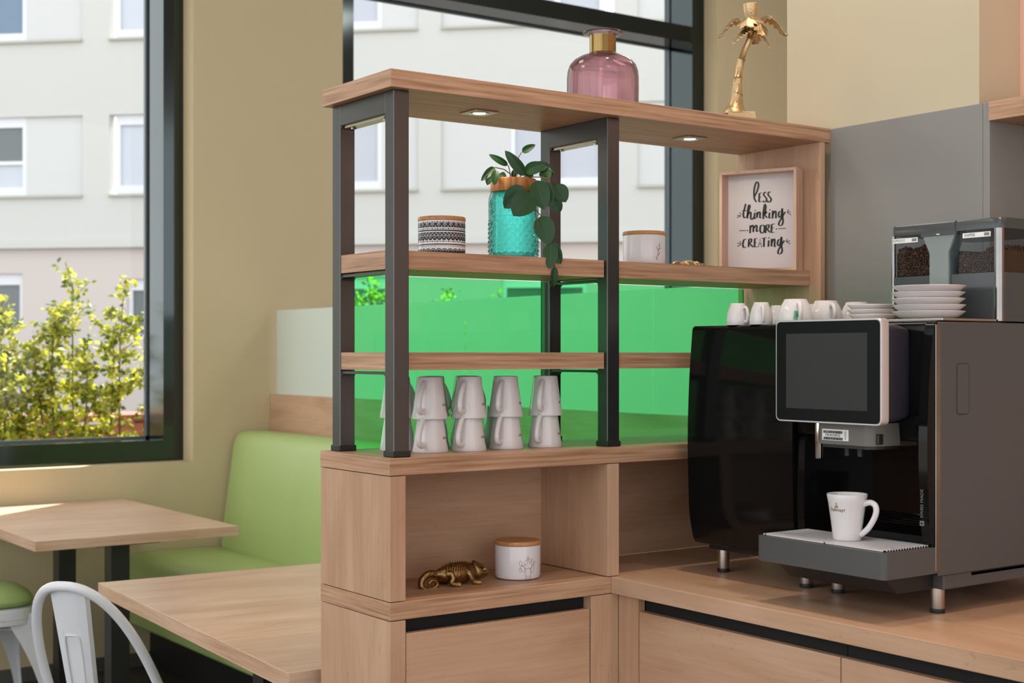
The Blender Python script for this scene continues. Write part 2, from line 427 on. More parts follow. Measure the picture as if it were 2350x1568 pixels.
# walls out of view, with big window openings that let in the daylight
def holed(name, axis, pos, a0, a1, holes, z0, z1, label):
    m = MB(); cur = a0
    def bx(p, q, zl, zh):
        if axis == 'X': m.box(pos-.15, pos, p, q, zl, zh)
        else: m.box(p, q, pos-.15, pos, zl, zh)
    for h0, h1 in holes:
        bx(cur, h0, 0, CE); bx(h0, h1, 0, z0); bx(h0, h1, z1, CE); cur = h1
    bx(cur, a1, 0, CE)
    struct(name, m, M['wallroom'], label, 'wall')
    for h0, h1 in holes:
        pd = bpy.data.lights.new('daylight_portal', 'AREA'); pd.shape = 'RECTANGLE'; pd.size = h1-h0; pd.size_y = z1-z0
        pd.cycles.is_portal = True
        po = bpy.data.objects.new('daylight_portal', pd); COL.objects.link(po)
        if axis == 'X': po.location = (pos-.16, (h0+h1)/2, (z0+z1)/2); d = Vector((1, 0, 0))
        else: po.location = ((h0+h1)/2, pos-.16, (z0+z1)/2); d = Vector((0, 1, 0))
        po.rotation_euler = d.to_track_quat('-Z', 'Y').to_euler()
holed('wall_left', 'X', XL, YF, 5.0, [(-6.0, -3.5), (-3.3, -.8), (-.6, 1.9), (2.1, 4.2)], .4, 4.5, 'pale wall with tall windows to the left, out of view')
holed('wall_front', 'Y', YF, XL, 1.6, [(-4.8, -2.85), (-2.55, -.6), (-.3, 1.4)], .2, 3.7, 'pale wall with windows behind the viewer')
struct('wall_far', MB().box(XR, XR+.15, YF, 5.0, 0, CE), M['wall'], 'tan end wall of the far dining area', 'wall')
for x, y, l in [(.72, -.45, 'over the worktop'), (.75, -1.7, 'over the right end of the worktop')]:
    t = thing('ceiling_spot', (x, y, CE-.12), 'round white ceiling spotlight '+l+', out of view', 'lamp', 'ceiling spotlights')
    obj('housing', MB().lathe([(.03, CE), (.07, CE), (.07, CE-.12), (.062, CE-.12), (.055, CE-.04), (.0, CE-.04)], 32, (x, y, 0)), M['ceil'], t, 40)
    obj('lamp_lens', MB().lathe([(0, CE-.05), (.054, CE-.05)], 24, (x, y, 0)), M['spotglow'], t)
    sd_ = bpy.data.lights.new('spot_beam', 'SPOT'); sd_.energy = SPOT; sd_.spot_size = math.radians(62); sd_.spot_blend = .5; sd_.shadow_soft_size = .07; sd_.color = (1, .84, .66)
    so_ = bpy.data.objects.new('spot_beam', sd_); COL.objects.link(so_); so_.location = (x, y, CE-.13)
for x, y, g_, l in [(-3.0, -3.6, 'fillglow', 'behind the viewer on the left'), (-3.0, 1.6, 'filldining', 'left of the cafe tables'), (-.6, -3.6, 'fillglow', 'behind the viewer'), (-.6, 2.0, 'filldining', 'over the cafe tables'), (4.4, .5, 'filldining', 'in the far dining area'), (4.4, 3.0, 'filldining', 'in the far dining area by the window')]:  # invented glowing ceiling panels, added to brighten the room and the frosted screens
    t = thing('added_fill_panel', (x, y, CE-.05), 'added square white ceiling fill panel '+l+', out of view', 'lamp', 'added ceiling fill panels')
    obj('frame', MB().box(x-.42, x+.42, y-.42, y+.42, CE-.05, CE), M['ceil'], t)
    obj('diffuser', MB().box(x-.4, x+.4, y-.4, y+.4, CE-.056, CE-.05), M[g_], t)

# ------------------------------------------------------------------ shelving on the counter
ZW, ZL, ZT = 1.115, 1.431, 2.286          # worktop, upper ledge, top board
sh = thing('shelving_unit', (.7, .16, ZL), 'oak and dark steel open shelving with green glass back on the counter ledge', 'shelving')
tb = ends(obj('top_board', MB().box(0, 1.412, 0, .32, 2.246, ZT, .0015), M['edgeX'], sh), 'X', M['edgeY'])
E3 = .0012
def frame(x0, x1, y0, y1, z0):
    p = .038; f = MB()
    # rounded inner corners of the flat top bar and the cross bars under each shelf
    f.box(x0, x1, y0, y0+p, z0, 2.246, .002); f.box(x0, x1, y1-p, y1, z0, 2.246, .002)
    f.box(x0, x1, y0+p-.002, y1-p+.002, 2.196, 2.246, .002)
    for zz in (1.846, 1.62): f.box(x0+.004, x1-.004, y0+p-.002, y1-p+.002, zz-.006, zz)
    def gus(y, z, sy, sz, r=.012):
        pts = [(y, z), (y+sy*r, z)]+[(y+sy*r-sy*r*math.sin(a), z+sz*r-sz*r*math.cos(a)) for a in [PI/2*k/5 for k in range(1, 5)]]+[(y, z+sz*r)]
        f.prism(pts, 'X', x0+.002, x1-.002)
    for zz in (2.196, 1.84, 1.614): gus(y0+p, zz, 1, -1); gus(y1-p, zz, -1, -1)
    fr = obj('steel_frame', f, M['steel'], sh)
    for a in (y0, y1-p):
        obj('foot_cap', MB().box(x0-.003, x1+.003, a-.003, a+p+.003, ZL+.0003, ZL+.014, .002), M['black'], fr)
    pl = obj('fixing_plate', MB().box(x0+.006, x1-.006, y0+p+.012, y1-p-.012, 2.190, 2.196), M['brush'], fr)
    for a in (y0+p+.03, y1-p-.03): obj('screw', MB().lathe([(0, -.004), (.006, -.0035), (.007, 0)], 12, ((x0+x1)/2, a, 2.190)), M['chrome'], fr)
frame(.02, .06, .022, .306, ZL+.012)
frame(.636, .675, .03, .306, ZL+.012)
def shelf(z0, z1):
    m = MB()
    for x0, x1, y0, y1 in [(.022, .062, .0625, .266), (.062, .634, .04, .268), (.634, .677, .0705, .266), (.677, 1.3705, .04, .268)]:
        m.box(x0, x1, y0, y1, z0, z1)
    bm = bmesh.new(); me = bpy.data.meshes.new('t'); me.from_pydata(m.v, [], m.f); bm.from_mesh(me)
    bmesh.ops.remove_doubles(bm, verts=bm.verts[:], dist=1e-5); o = MB().bm(bm); bm.free(); bpy.data.meshes.remove(me)
    return ends(obj('shelf', o, M['edgeX'], sh), 'X', M['edgeY'])
shelf(1.850, 1.892); shelf(1.624, 1.664)
obj('end_panel', MB().box(1.3725, 1.39, 0.001, .32, ZL, 2.246, .001), M['woodZ'], sh)
# green glass between the posts, at the back
for x0, x1 in [(.062, .634), (.677, 1.362)]:
    g = obj('glass_panel', MB().box(x0+.001, x1-.001, .285, .289, ZL+.0005, 1.849), M['green'], sh)
    for a in (x0+.001, x1-.003): obj('glass_edge', MB().box(a, a+.002, .2845, .2895, ZL+.0005, 1.8485), M['greenedge'], g)
# little square recessed downlights under the top board
for cx, cy in [(.34, .156), (1.029, .157)]:
    d = obj('downlight', MB().box(cx-.034, cx+.034, cy-.034, cy+.034, 2.242, 2.2459, .001), M['brush'], sh)
    obj('lens_ring', MB().lathe([(.016, 2.2418), (.024, 2.2405), (.025, 2.242)], 24, (cx, cy, 0)), M['chrome'], d, 40)
    obj('lamp_lens', MB().lathe([(0, 2.2412), (.016, 2.2418)], 20, (cx, cy, 0)), mat('lit lamp lens', (1, .9, .74), .4, emit=9.0), d)
    sp = bpy.data.lights.new('downlight_beam', 'SPOT'); sp.energy = 1.6; sp.spot_size = math.radians(165); sp.spot_blend = .4; sp.shadow_soft_size = .02; sp.color = (1, .86, .68)
    so = bpy.data.objects.new('downlight_beam', sp); COL.objects.link(so); so.location = (cx, cy, 2.236)

# ------------------------------------------------------------------ cabinet under the shelving
cb = thing('cabinet', (.3, .16, 0), 'oak cabinet with open niche and drawer carrying the steel shelving', 'cabinet')
ends(obj('ledge_board', MB().box(-.004, 1.43, 0, .322, 1.393, ZL, .0015), M['edgeX'], cb), 'X', M['edgeY'])
obj('side_panel', MB().box(-.002, .038, 0, .322, ZW+.0015, 1.3915, .0012), M['woodZ'], cb)
obj('divider', MB().box(.613, .649, 0, .322, ZW+.0015, 1.3915, .0012), M['woodZ'], cb)
obj('back_panel', MB().box(.0385, .6125, .27, .285, ZW, 1.393), M['woodX'], cb)
obj('back_panel', MB().box(.6495, 1.405, .27, .285, ZW, 1.393), M['woodX'], cb)
ends(obj('niche_board', MB().box(-.003, .6235, 0, .322, 1.075, ZW, .0015), M['edgeX'], cb), 'X', M['edgeY'])
obj('side_panel', MB().box(-.002, .038, 0, .322, 0, 1.0735, .0012), M['woodZ'], cb)
obj('filler_panel', MB().box(.562, .6475, .0008, .3, .06, 1.0735, .0012), M['woodZ'], cb)
obj('carcass', MB().box(.0385, .561, .03, .32, .06, 1.0735), M['void'], cb)
obj('backing', MB().box(.6476, 1.40, .012, .03, .0, 1.0735), M['void'], cb)
obj('drawer_front', MB().box(.041, .559, .003, .022, .62, 1.043, .0012), M['woodX'], cb)
obj('drawer_front', MB().box(.041, .559, .003, .022, .08, .612, .0012), M['woodX'], cb)
obj('plinth', MB().box(.0385, .62, .05, .3, 0, .06), M['black'], cb)

# ------------------------------------------------------------------ worktop and base cabinets along the wall
tag(obj('worktop', MB().box(.624, 1.409, -2.3, .2695, 1.075, ZW, .0015), M['woodY']), 'continuous oak worktop carrying the coffee machine', 'worktop')
def base_cab(y0, y1, label):
    c = thing('base_cabinet', (1.0, (y0+y1)/2, 0), label, 'cabinet', 'base cabinets under the worktop')
    obj('carcass', MB().box(.67, 1.405, y0+.001, y1-.001, .06, 1.0745), M['void'], c)
    obj('drawer_front', MB().box(.6485, .6685, y0+.0015, y1-.0015, .56, 1.039, .0012), M['woodY'], c)
    obj('drawer_front', MB().box(.6485, .6685, y0+.0015, y1-.0015, .08, .552, .0012), M['woodY'], c)
    obj('plinth', MB().box(.7, 1.4, y0+.002, y1-.002, 0, .06), M['black'], c)
    return c
base_cab(-.705, -.0745, 'oak base cabinet below the milk cooler, next to the inner corner')
base_cab(-1.345, -.705, 'oak base cabinet right of the corner one, below the coffee machine')
base_cab(-1.985, -1.345, 'oak base cabinet furthest right under the worktop')
tag(obj('corner_post', MB().box(.6478, .668, -.0738, .0004, .0, 1.0745), M['woodZ']), 'narrow vertical oak filler in the inner corner of the counter', 'filler')

# grey wall cladding and the niche to its right
tag(obj('wall_panel', MB().box(1.4105, 1.4295, -.494, -.0005, ZW+.0005, 2.284, .001), M['greywall']), 'plain grey wall panel behind the coffee machine', 'wall panel')
tag(obj('return_panel', MB().box(1.4105, 1.599, -.514, -.4945, ZW+.0005, 2.284, .0015), M['greywall']), 'narrow grey return panel at the edge of the grey wall panel', 'wall panel')
tag(obj('wall_shelf', MB().box(1.405, 1.5995, -1.8, -.5145, 2.237, 2.284, .0015), M['edgeY']), 'thick oak wall shelf beside the grey panel, at the right picture edge', 'shelf')
tag(obj('back_board', MB().box(1.578, 1.5995, -1.8, -.527, ZW+.0005, 2.2365, .001), M['woodZ']), 'oak back board under the wall shelf at the right edge', 'board')

def etched(o):
    o.data.materials.append(M['frost'])
    for p in o.data.polygons:
        if p.normal.x < -.9: p.material_index = 1
    return o
# ------------------------------------------------------------------ bench with frosted glass screen
bn = thing('bench', (1.5, 2.6, 0), 'green upholstered bench with oak back board along the booth', 'bench')
obj('plinth', MB().box(1.2, 1.9, .6, YW-.02, 0, .245), M['black'], bn)
prof = [(1.06, .265), (1.07, .25), (1.09, .245), (1.69, .245), (1.69, .575), (1.62, .598), (1.5, .607), (1.2, .607), (1.11, .602), (1.078, .590), (1.062, .565)]
obj('seat_cushion', MB().prism(prof, 'Y', .62, YW-.012), M['vinyl'], bn, 50)
prof = [(1.60, .56), (1.72, .56), (1.905, .59), (1.905, 1.225), (1.85, 1.236), (1.76, 1.238), (1.715, 1.228), (1.69, 1.205), (1.675, 1.16), (1.645, .95), (1.61, .7)]
obj('back_cushion', MB().prism(prof, 'Y', .62, YW-.03), M['vinyl'], bn, 50)
obj('back_board', MB().box(1.908, 1.955, .62, YW-.005, 0, 1.434, .0015), M['woodY'], bn)
for i, (y0, y1) in enumerate([(2.606, YW-.05), (1.331, 2.600), (.851, 1.325)]):
    pan = tag(etched(obj('glass_screen', MB().box(1.926, 1.936, y0, y1, 1.435, 1.905), M['clearedge'])),
        ['frosted glass screen panel next to the window wall on the bench back', 'middle frosted glass screen panel seen through the green glass', 'short frosted glass screen panel nearest the coffee corner'][i], 'glass screen', 'frosted screens on the bench back')

# ------------------------------------------------------------------ tables
def table(x0, x1, y0, y1, cols, label, rz=0):
    zt = .90; t = thing('cafe_table', ((x0+x1)/2, (y0+y1)/2, 0), label, 'table', 'oak cafe tables', None, math.radians(rz))
    ends(obj('table_top', MB().box(x0, x1, y0, y1, zt-.042, zt, .0012), M['tabwood'], t), 'X', M['tabedge'])
    for cx, cy in cols:
        obj('column', MB().box(cx-.042, cx+.042, cy-.042, cy+.042, .02, zt-.054, .003), M['steel'] if 0 else M['coltube'], t)
        obj('mounting_plate', MB().box(cx-.14, cx+.14, cy-.14, cy+.14, zt-.054, zt-.042), M['black'], t)
        obj('base_plate', MB().box(cx-.27, cx+.27, cy-.27, cy+.27, 0, .02, .004), M['black'], t)
M['coltube'] = mat('black painted steel tube', lin((40, 41, 40)), .35, spec=.5)
table(.16, 1.05, 3.09, YW-.03, [(.575, 3.30), (.565, 3.98)], 'pale oak cafe table with sunlit corner under the left window')
table(-.02, .87, .35, 1.92, [(.40, .72), (.43, 1.54)], 'pale oak cafe table beside the cabinet in front of the white chair', -3.0)

# ------------------------------------------------------------------ white metal chairs
K = 1/.87
def make_chair(label):
    c = thing('metal_chair', (0, 0, 0), label, 'chair')
    sz = .455*K; hw = .17*K
    seat = MB(); N_ = 32
    # seat pan with rounded-square outline and turned-down rim
    def sq(h, z, e=4.0):
        return [(h*math.copysign(abs(math.cos(a))**(2/e), math.cos(a)), h*math.copysign(abs(math.sin(a))**(2/e), math.sin(a)), z) for a in [2*PI*k/N_ for k in range(N_)]]
    seat.rings([sq(hw*1.06, sz-.075), sq(hw*1.055, sz-.02), sq(hw*1.03, sz-.004), sq(hw*.9, sz), sq(hw*.8, sz-.008), sq(hw*.5, sz-.008)])
    obj('seat', seat, M['whitemetal'], c, 40)
    ln = MB(); ln.rings([sq(hw*1.064, sz-.052), sq(hw*1.07, sz-.049), sq(hw*1.064, sz-.046)], False); obj('seat_bead', ln, M['whitemetal'], c, 40)
    for sx in (-1, 1):
        for sy in (-1, 1):
            # flared sheet-metal leg: folded, broad and arched at the top, narrowing to the foot
            m = MB(); rings = []
            for k in range(9):
                t = k/8; z = (sz-.03)*(1-t)
                out = hw*(.97+.34*t)
                wdt = (.105*(1-t)**2.2+.028)*K
                cxx, cyy = sx*out, sy*out
                th = .004; rings.append([(cxx, cyy, z), (cxx-sx*wdt, cyy-sy*.006, z), (cxx-sx*wdt, cyy-sy*(.006+th), z), (cxx-sx*.012, cyy-sy*.012, z),
                              (cxx-sx*(.006+th), cyy-sy*wdt, z), (cxx-sx*.006, cyy-sy*wdt, z)])
            m.rings(rings); obj('leg', m, M['whitemetal'], c, 30)
    br = MB()
    br.tube([(-hw*.98, -hw*.98, .42), (hw*.98, hw*.98, .42)], .008, 8); br.tube([(-hw*.98, hw*.98, .412), (hw*.98, -hw*.98, .412)], .008, 8)
    obj('cross_brace', br, M['whitemetal'], c, 40)
    # hoop back: tube from one seat side over the top to the other
    top = .885*K; pts = []; LEAN_ = .13
    for k in range(49):
        a = -PI/2+PI*k/48; h = max(0.0, math.cos(a))**.78; q = math.sin(a)
        q = math.copysign(abs(q)**.82, q)
        z = sz-.06+(top-sz+.06-.014)*h
        y = hw*.97*q
        x = .09-(.09+hw*.96+LEAN_)*h**.75+.055*q*q*h
        pts.append((x, y, z))
    obj('hoop', MB().tube(pts, .0145, 14), M['whitemetal'], c, 60)
    # centre splat with pressed panel and turned edges
    sp = MB(); n = 12; sx0 = -hw*.98
    def spl(t, u, off=0):
        z = sz-.03+(top-.02-sz+.03)*t; w_ = (.031+.016*t)*K
        x = sx0-LEAN_*t+.012-off; bowc = .010*(u*u)
        return (x+bowc, u*w_, z)
    g = []; us = [-1.06, -1, -.6, -.55, -.5, 0, .5, .55, .6, 1, 1.06]
    for i in range(n+1):
        t = i/n; row = []
        for u in us:
            inside = abs(u) <= .52 and .0 <= t <= .72
            off = -.004 if inside else 0
            if abs(u) > 1.01: row.append(Vector(spl(t, u))+Vector((.016, 0, 0)))
            else: row.append(Vector(spl(t, u, off)))
        g.append(row)
    vs = [p for r in g for p in r]+[p+Vector((.002, 0, 0)) for r in g for p in r]; m_ = len(us); tot = (n+1)*m_
    fs = []
    for i in range(n):
        for j in range(m_-1):
            a = i*m_+j; fs.append((a, a+1, a+m_+1, a+m_)); fs.append((a+tot, a+m_+tot, a+m_+1+tot, a+1+tot))
    for i in range(n):
        for j in (0, m_-1):
            a = i*m_+j; fs.append((a, a+m_, a+m_+tot, a+tot))
    for i in (0, n):
        for j in range(m_-1):
            a = i*m_+j; fs.append((a, a+1, a+1+tot, a+tot))
    sp.add(vs, fs); spo = obj('backrest_splat', sp, M['whitemetal'], c, 25)
    bead = MB(); bp = []
    for t, u in [(.0, -.53), (.3, -.53), (.6, -.53), (.68, -.5), (.715, -.4), (.72, 0), (.715, .4), (.68, .5), (.6, .53), (.3, .53), (0, .53)]: bp.append(Vector(spl(t, u))-Vector((.0004, 0, 0)))
    bead.tube(bp, .0022, 6); obj('pressed_bead', bead, M['whitemetal'], spo, 60)
    return c
ch = make_chair('white metal chair with hoop back at the near cafe table')
ch.rotation_euler = (0, 0, math.radians(42)); ch.location = (-.06, 1.525, 0)
ch2 = dup(ch, (.175, 3.93, 0), 0, 'white metal stool with splayed legs under a green seat pad')
for o in [o for o in bpy.data.objects if o.parent == ch2 and o.name.split('.')[0] in ('hoop', 'backrest_splat')]:
    for q in [q for q in bpy.data.objects if q.parent == o]: bpy.data.objects.remove(q)
    bpy.data.objects.remove(o)
ch2.name = 'metal_stool'; ch2['category'] = 'stool'
pad = MB(); N_ = 40
def psq(h, z, e=3.6): return [(.175+h*math.copysign(abs(math.cos(a))**(2/e), math.cos(a)), 3.93+h*math.copysign(abs(math.sin(a))**(2/e), math.sin(a)), z) for a in [2*PI*k/N_ for k in range(N_)]]
pz = .455*K
pad.rings([psq(.15, pz+.0005), psq(.185, pz+.003), psq(.2, pz+.016), psq(.203, pz+.03), psq(.19, pz+.055), psq(.165, pz+.075), psq(.12, pz+.088), psq(.05, pz+.093)])
tag(obj('seat_pad', pad, M['vinyl'], None, 60), 'plump green seat pad on the white stool at the left edge', 'cushion')

# ------------------------------------------------------------------ milk cooler and coffee machine
def rpoly(pts, r, n=5):
    """round the corners of a 2D polygon"""
    out = []; m = len(pts)
    for i in range(m):
        p0, p1, p2 = Vector(pts[i-1]), Vector(pts[i]), Vector(pts[(i+1) % m])
        rr = r[i] if isinstance(r, (list, tuple)) else r
        a = (p0-p1); b = (p2-p1); rr = min(rr, a.length*.45, b.length*.45)
        if rr < 1e-6: out.append(tuple(p1)); continue
        a = p1+a.normalized()*rr; b = p1+b.normalized()*rr
        for k in range(n+1):
            t = k/n; out.append(tuple((1-t)**2*a+2*t*(1-t)*p1+t*t*b))
    return out
TOP = 1.73
def foot(x, y, par, z1=1.186):
    f = obj('foot', MB().lathe([(0, 1.124), (.0145, 1.124), (.0148, 1.126), (.0148, z1), (0, z1)], 24, (x, y, 0)), M['brush'], par, 40)
    obj('foot_pad', MB().lathe([(0, ZW+.0003), (.0150, ZW+.0003), (.0155, ZW+.003), (.0150, 1.1245), (0, 1.1245)], 24, (x, y, 0)), M['black'], f, 40)
ck = thing('milk_cooler', (1.1, -.24, ZW), 'glossy black milk cooler to the left of the coffee machine', 'cooler')
pf = rpoly([(.842, 1.187), (.824, 1.26), (.818, 1.45), (.824, 1.60), (.836, TOP), (1.385, TOP), (1.385, 1.187)], [.02, .03, .08, .05, .012, .004, .004], 6)
obj('housing', MB().prism(pf, 'Y', -.412, -.062), M['gloss'], ck, 35)
obj('base', MB().box(.885, 1.37, -.405, -.07, 1.172, 1.188), M['black'], ck)
for a, b in [(.905, -.10), (.898, -.382), (1.33, -.10), (1.33, -.382)]: foot(a, b, ck, 1.173)

cm = thing('coffee_machine', (1.1, -.61, ZW), 'black coffee machine with touch screen, drip tray and bean hoppers', 'coffee machine')
Y0, Y1 = -.80, -.418
obj('body', MB().box(.95, 1.385, Y0+.004, Y1, 1.187, TOP, .004), M['black'], cm)
hd = obj('head', MB().prism(rpoly([(.835, 1.475), (.822, 1.60), (.833, TOP), (.951, TOP), (.951, 1.475)], [.01, .05, .012, 0, 0]), 'Y', Y0+.006, Y1+.002), M['gloss'], cm, 35)
obj('recess_back', MB().box(.946, .9505, Y0+.024, Y1-.022, 1.262, 1.475), M['mirrorblack'], cm)
lv = MB()
for k in range(9): lv.prism([(.9455, 1.264+k*.0052), (.941, 1.266+k*.0052), (.9455, 1.268+k*.0052)], 'Y', Y0+.026, Y1-.024)
obj('louvres', lv, M['gloss'], cm)
obj('inner_wall', MB().prism(rpoly([(.84, 1.19), (.826, 1.30), (.832, 1.475), (.951, 1.475), (.951, 1.19)], [.01, .06, .02, 0, 0]), 'Y', Y1-.022, Y1-.001), M['gloss'], cm, 35)
obj('pillar', MB().prism(rpoly([(.838, 1.20), (.815, 1.28), (.803, 1.45), (.812, 1.62), (.828, TOP-.002), (.951, TOP-.002), (.951, 1.20)], [.01, .06, .1, .06, .014, 0, 0]), 'Y', Y0+.002, Y0+.024), M['gloss'], cm, 35)
sp = obj('side_panel', MB().box(.838, 1.385, Y0-.001, Y0+.0035, 1.200, TOP-.003, .0015), M['anth'], cm)
hp = rpoly([(.898, 1.534), (.9385, 1.534), (.9385, 1.640), (.898, 1.640)], .010, 5)
rim = MB(); n = len(hp)
rim.rings([[(a, Y0-.0012, b) for a, b in hp], [(a, Y0-.0020, b) for a, b in hp]])
obj('service_flap', rim, M['anthlight'] if 0 else M['anth'], sp)
gv = MB().tube([(a, Y0-.0012, b) for a, b in hp+hp[:1]], .0011, 6, False); obj('flap_groove', gv, M['black'], sp)
obj('base', MB().box(.862, 1.37, Y0+.004, Y1-.004, 1.168, 1.2, .003), M['anth'], cm)
obj('front_trim', MB().box(.829, .845, Y0-.0016, Y0+.002, 1.21, TOP-.008, .001), M['darkchrome'], cm)
for a, b in [(.882, -.765), (.898, -.478), (1.33, -.765), (1.33, -.478)]: foot(a, b, cm, 1.169)
# drip tray
tr = obj('drip_tray', MB().prism(rpoly([(.67, Y0), (.84, Y0), (.84, -.445), (.67, -.445)], [.014, .003, .003, .014], 5), 'Z', 1.206, 1.2605), M['anth'], cm, 35)
obj('tray_chin', MB().prism([(.70, 1.206), (.86, 1.206), (.86, 1.168), (.745, 1.168)], 'Y', Y0+.03, -.475), M['black'], cm)
tn = obj('tray_well', MB().box(.682, .826, Y0+.010, -.453, 1.2606, 1.2612), M['void'], cm)
gs = MB()
for k in range(17):
    x = .6835+k*.0085
    gs.box(x, x+.0050, Y0+.011, -.4535, 1.2613, 1.2645)
for yy in (Y0+.013, -.63, -.460): gs.box(.6835, .8253, yy-.002, yy+.002, 1.2612, 1.2640)
tag(obj('drip_grille', gs, M['grille'], tr), 'slatted stainless drip grille')
# touch screen
def rrect(y0, y1, z0, z1, r, n=5): return rpoly([(y0, z0), (y1, z0), (y1, z1), (y0, z1)], r, n)
sn = obj('touch_screen', MB().rings([[(.7165, a, b) for a, b in rrect(-.7555, -.4605, 1.512, 1.7345, .014)], [(.7145, a, b) for a, b in rrect(-.7545, -.4615, 1.513, 1.7335, .0135)][::1] and [(.7145, a, b) for a, b in rrect(-.7545, -.4615, 1.513, 1.7335, .0135)],
        [(.7165, a, b) for a, b in rrect(-.7555, -.4605, 1.512, 1.7345, .014)], [(.737, a, b) for a, b in rrect(-.7555, -.4605, 1.512, 1.7345, .014)]][1:]), M['silver'], cm, 30)
obj('bezel_glass', MB().rings([[(.7150, a, b) for a, b in rrect(-.7515, -.4645, 1.516, 1.7305, .011)], [(.7138, a, b) for a, b in rrect(-.7515, -.4645, 1.516, 1.7305, .011)]]), M['bezel'], sn)
obj('display', MB().box(.7132, .7142, -.7190, -.4930, 1.542, 1.7045), M['display'], sn)
nk = MB(); nk.rings([[(.737, a, b) for a, b in rrect(-.748, -.49, 1.519, 1.722, .012)], [(.775, a, b) for a, b in rrect(-.748, -.49, 1.519, 1.722, .012)], [(.826, a, b) for a, b in rrect(-.735, -.50, 1.525, 1.715, .012)]])
obj('screen_mount', nk, mat('dark violet plastic', lin((44, 42, 52)), .35), cm, 30)
# dispenser block with badge, spout and milk pipe
dp = rpoly([(.748, -.695), (.785, -.705), (.835, -.705), (.835, -.556), (.748, -.556)], [.022, .008, 0, 0, .006], 7)
ds = obj('dispenser', MB().prism(dp, 'Z', 1.466, 1.514), M['anthlight'], cm, 40)
obj('dispenser_base', MB().prism([(a*.96+.034, b*.96-.026) for a, b in dp], 'Z', 1.459, 1.466), M['black'], ds, 40)
obj('latch', MB().box(.764, .780, -.7065, -.69, 1.470, 1.492, .002), M['black'], ds)
nz = MB()
for yy in (-.60, -.635): nz.tube([(.79, yy, 1.462), (.79, yy, 1.440)], .0065, 12)
obj('coffee_spout', nz, M['black'], cm, 40)
pi_ = obj('milk_pipe', MB().lathe([(0, 1.431), (.0075, 1.431), (.0085, 1.434), (.0085, 1.530), (0, 1.53)], 24, (.772, -.535, 0)), M['chrome'], cm, 40)
bd = obj('badge', MB().box(.7468, .7479, -.640, -.567, 1.4745, 1.4985), M['white'], cm)
def wall_text(mb, x, yc, zc): return MB().add([(x, yc-p[0], zc+p[1]) for p in mb.v], mb.f)
bars = MB()
random.seed(3)
for zz in (1.4785, 1.4925):
    y = -.571
    while y > -.624:
        w_ = random.choice([.001, .002, .003]); bars.box(.7463, .7469, y-w_, y, zz-.0028, zz+.0028); y -= w_+random.choice([.0008, .0012])
obj('badge_stripes', bars, M['printblack'], bd)
obj('badge_lettering', wall_text(text_mb('FRANKE', .0085, sx=1.35), .7462, -.5975, 1.4855), M['printblack'], bd)
tx = text_mb('A600', .0085); tx = MB().add([(.7462, -.632+p[1], 1.4865+p[0]) for p in tx.v], tx.f)
obj('badge_number', tx, M['printgrey'], bd)
tx = text_mb('SWISS MADE', .0105); tx = MB().add([(.8015+.0135*0, -.7885+p[1], 1.352+p[0]) for p in tx.v], tx.f)
swm = MB().add(tx.v, tx.f)
cr_ = MB()
cr_.box(.8002, .8012, -.7935, -.7835, 1.306, 1.316)
obj('origin_mark', MB().add([(.8005+(.806-.8015)*0, p[1], p[2]) for p in swm.v], swm.f), M['printgrey'], cm)
sqm = obj('cross_mark', cr_, M['printgrey'], cm)
cb2 = MB(); cb2.box(.7996, .8003, -.7895, -.7875, 1.308, 1.314); cb2.box(.7996, .8003, -.7915, -.7855, 1.310, 1.312); obj('cross_sign', cb2, M['black'], sqm)
obj('cup_plate', MB().box(.86, 1.043, -.795, -.43, TOP+.0002, TOP+.0055, .001), M['brush'], cm)
# bean hoppers
HX0, HX1, HY0, HY1 = 1.052, 1.36, -.80, -.503
def hop(z0, z1, g=0.0): return MB().prism(rpoly([(HX0+g, HY0+g), (HX1-g, HY0+g), (HX1-g, HY1-g), (HX0+g, HY1-g)], [.026, .01, .01, .012], 6), 'Z', z0, z1)
obj('hopper_base', hop(TOP+.001, 1.838), M['smoke'], cm, 35)
hw_ = MB()
pl = rpoly([(HX0, HY0), (HX1, HY0), (HX1, HY1), (HX0, HY1)], [.026, .01, .01, .012], 6); pi2 = rpoly([(HX0+.003, HY0+.003), (HX1-.003, HY0+.003), (HX1-.003, HY1-.003), (HX0+.003, HY1-.003)], [.024, .009, .009, .01], 6)
hw_.rings([[(a, b, 1.838) for a, b in pl], [(a, b, 1.934) for a, b in pl]], False)
hc = tag(obj('hopper_wall', hw_, M['clear'], cm, 35), 'clear hopper walls')
obj('hopper_lid', MB().rings([[(a, b, 1.934) for a, b in pl], [(a, b, 1.953) for a, b in pl], [(a*.985+.015*1.2, b*.985-.015*.65, 1.957) for a, b in pl]]), M['smoke'], cm, 35)
obj('lid_seam', MB().box(HX0-.0006, HX1, -.6832, -.6816, 1.936, 1.9574), M['black'], cm)
obj('corner_tube', MB().lathe([(.011, TOP+.002), (.011, 1.934)], 20, (HX0+.010, HY0+.012, 0)), M['darkchrome'], cm, 50)
obj('corner_tube', MB().lathe([(.005, TOP+.002), (.005, 1.934)], 16, (HX0+.004, HY1-.005, 0)), M['darkchrome'], cm, 50)
fn = MB().prism([(-.687, 1.932), (-.668, 1.888), (-.668, 1.74), (-.617, 1.74), (-.617, 1.888), (-.596, 1.932)], 'X', HX0-.006, HX0+.03)
fo = obj('ground_coffee_chute', fn, M['funnel'], cm)
obj('chute_rim', MB().box(HX0-.0075, HX0+.03, -.689, -.594, 1.926, 1.9335), M['smoke'], fo)
obj('chute_knob', MB().ellipsoid((HX0-.0085, -.6415, 1.929), (.003, .006, .0025)), M['chrome'], fo, 60)
random.seed(11)
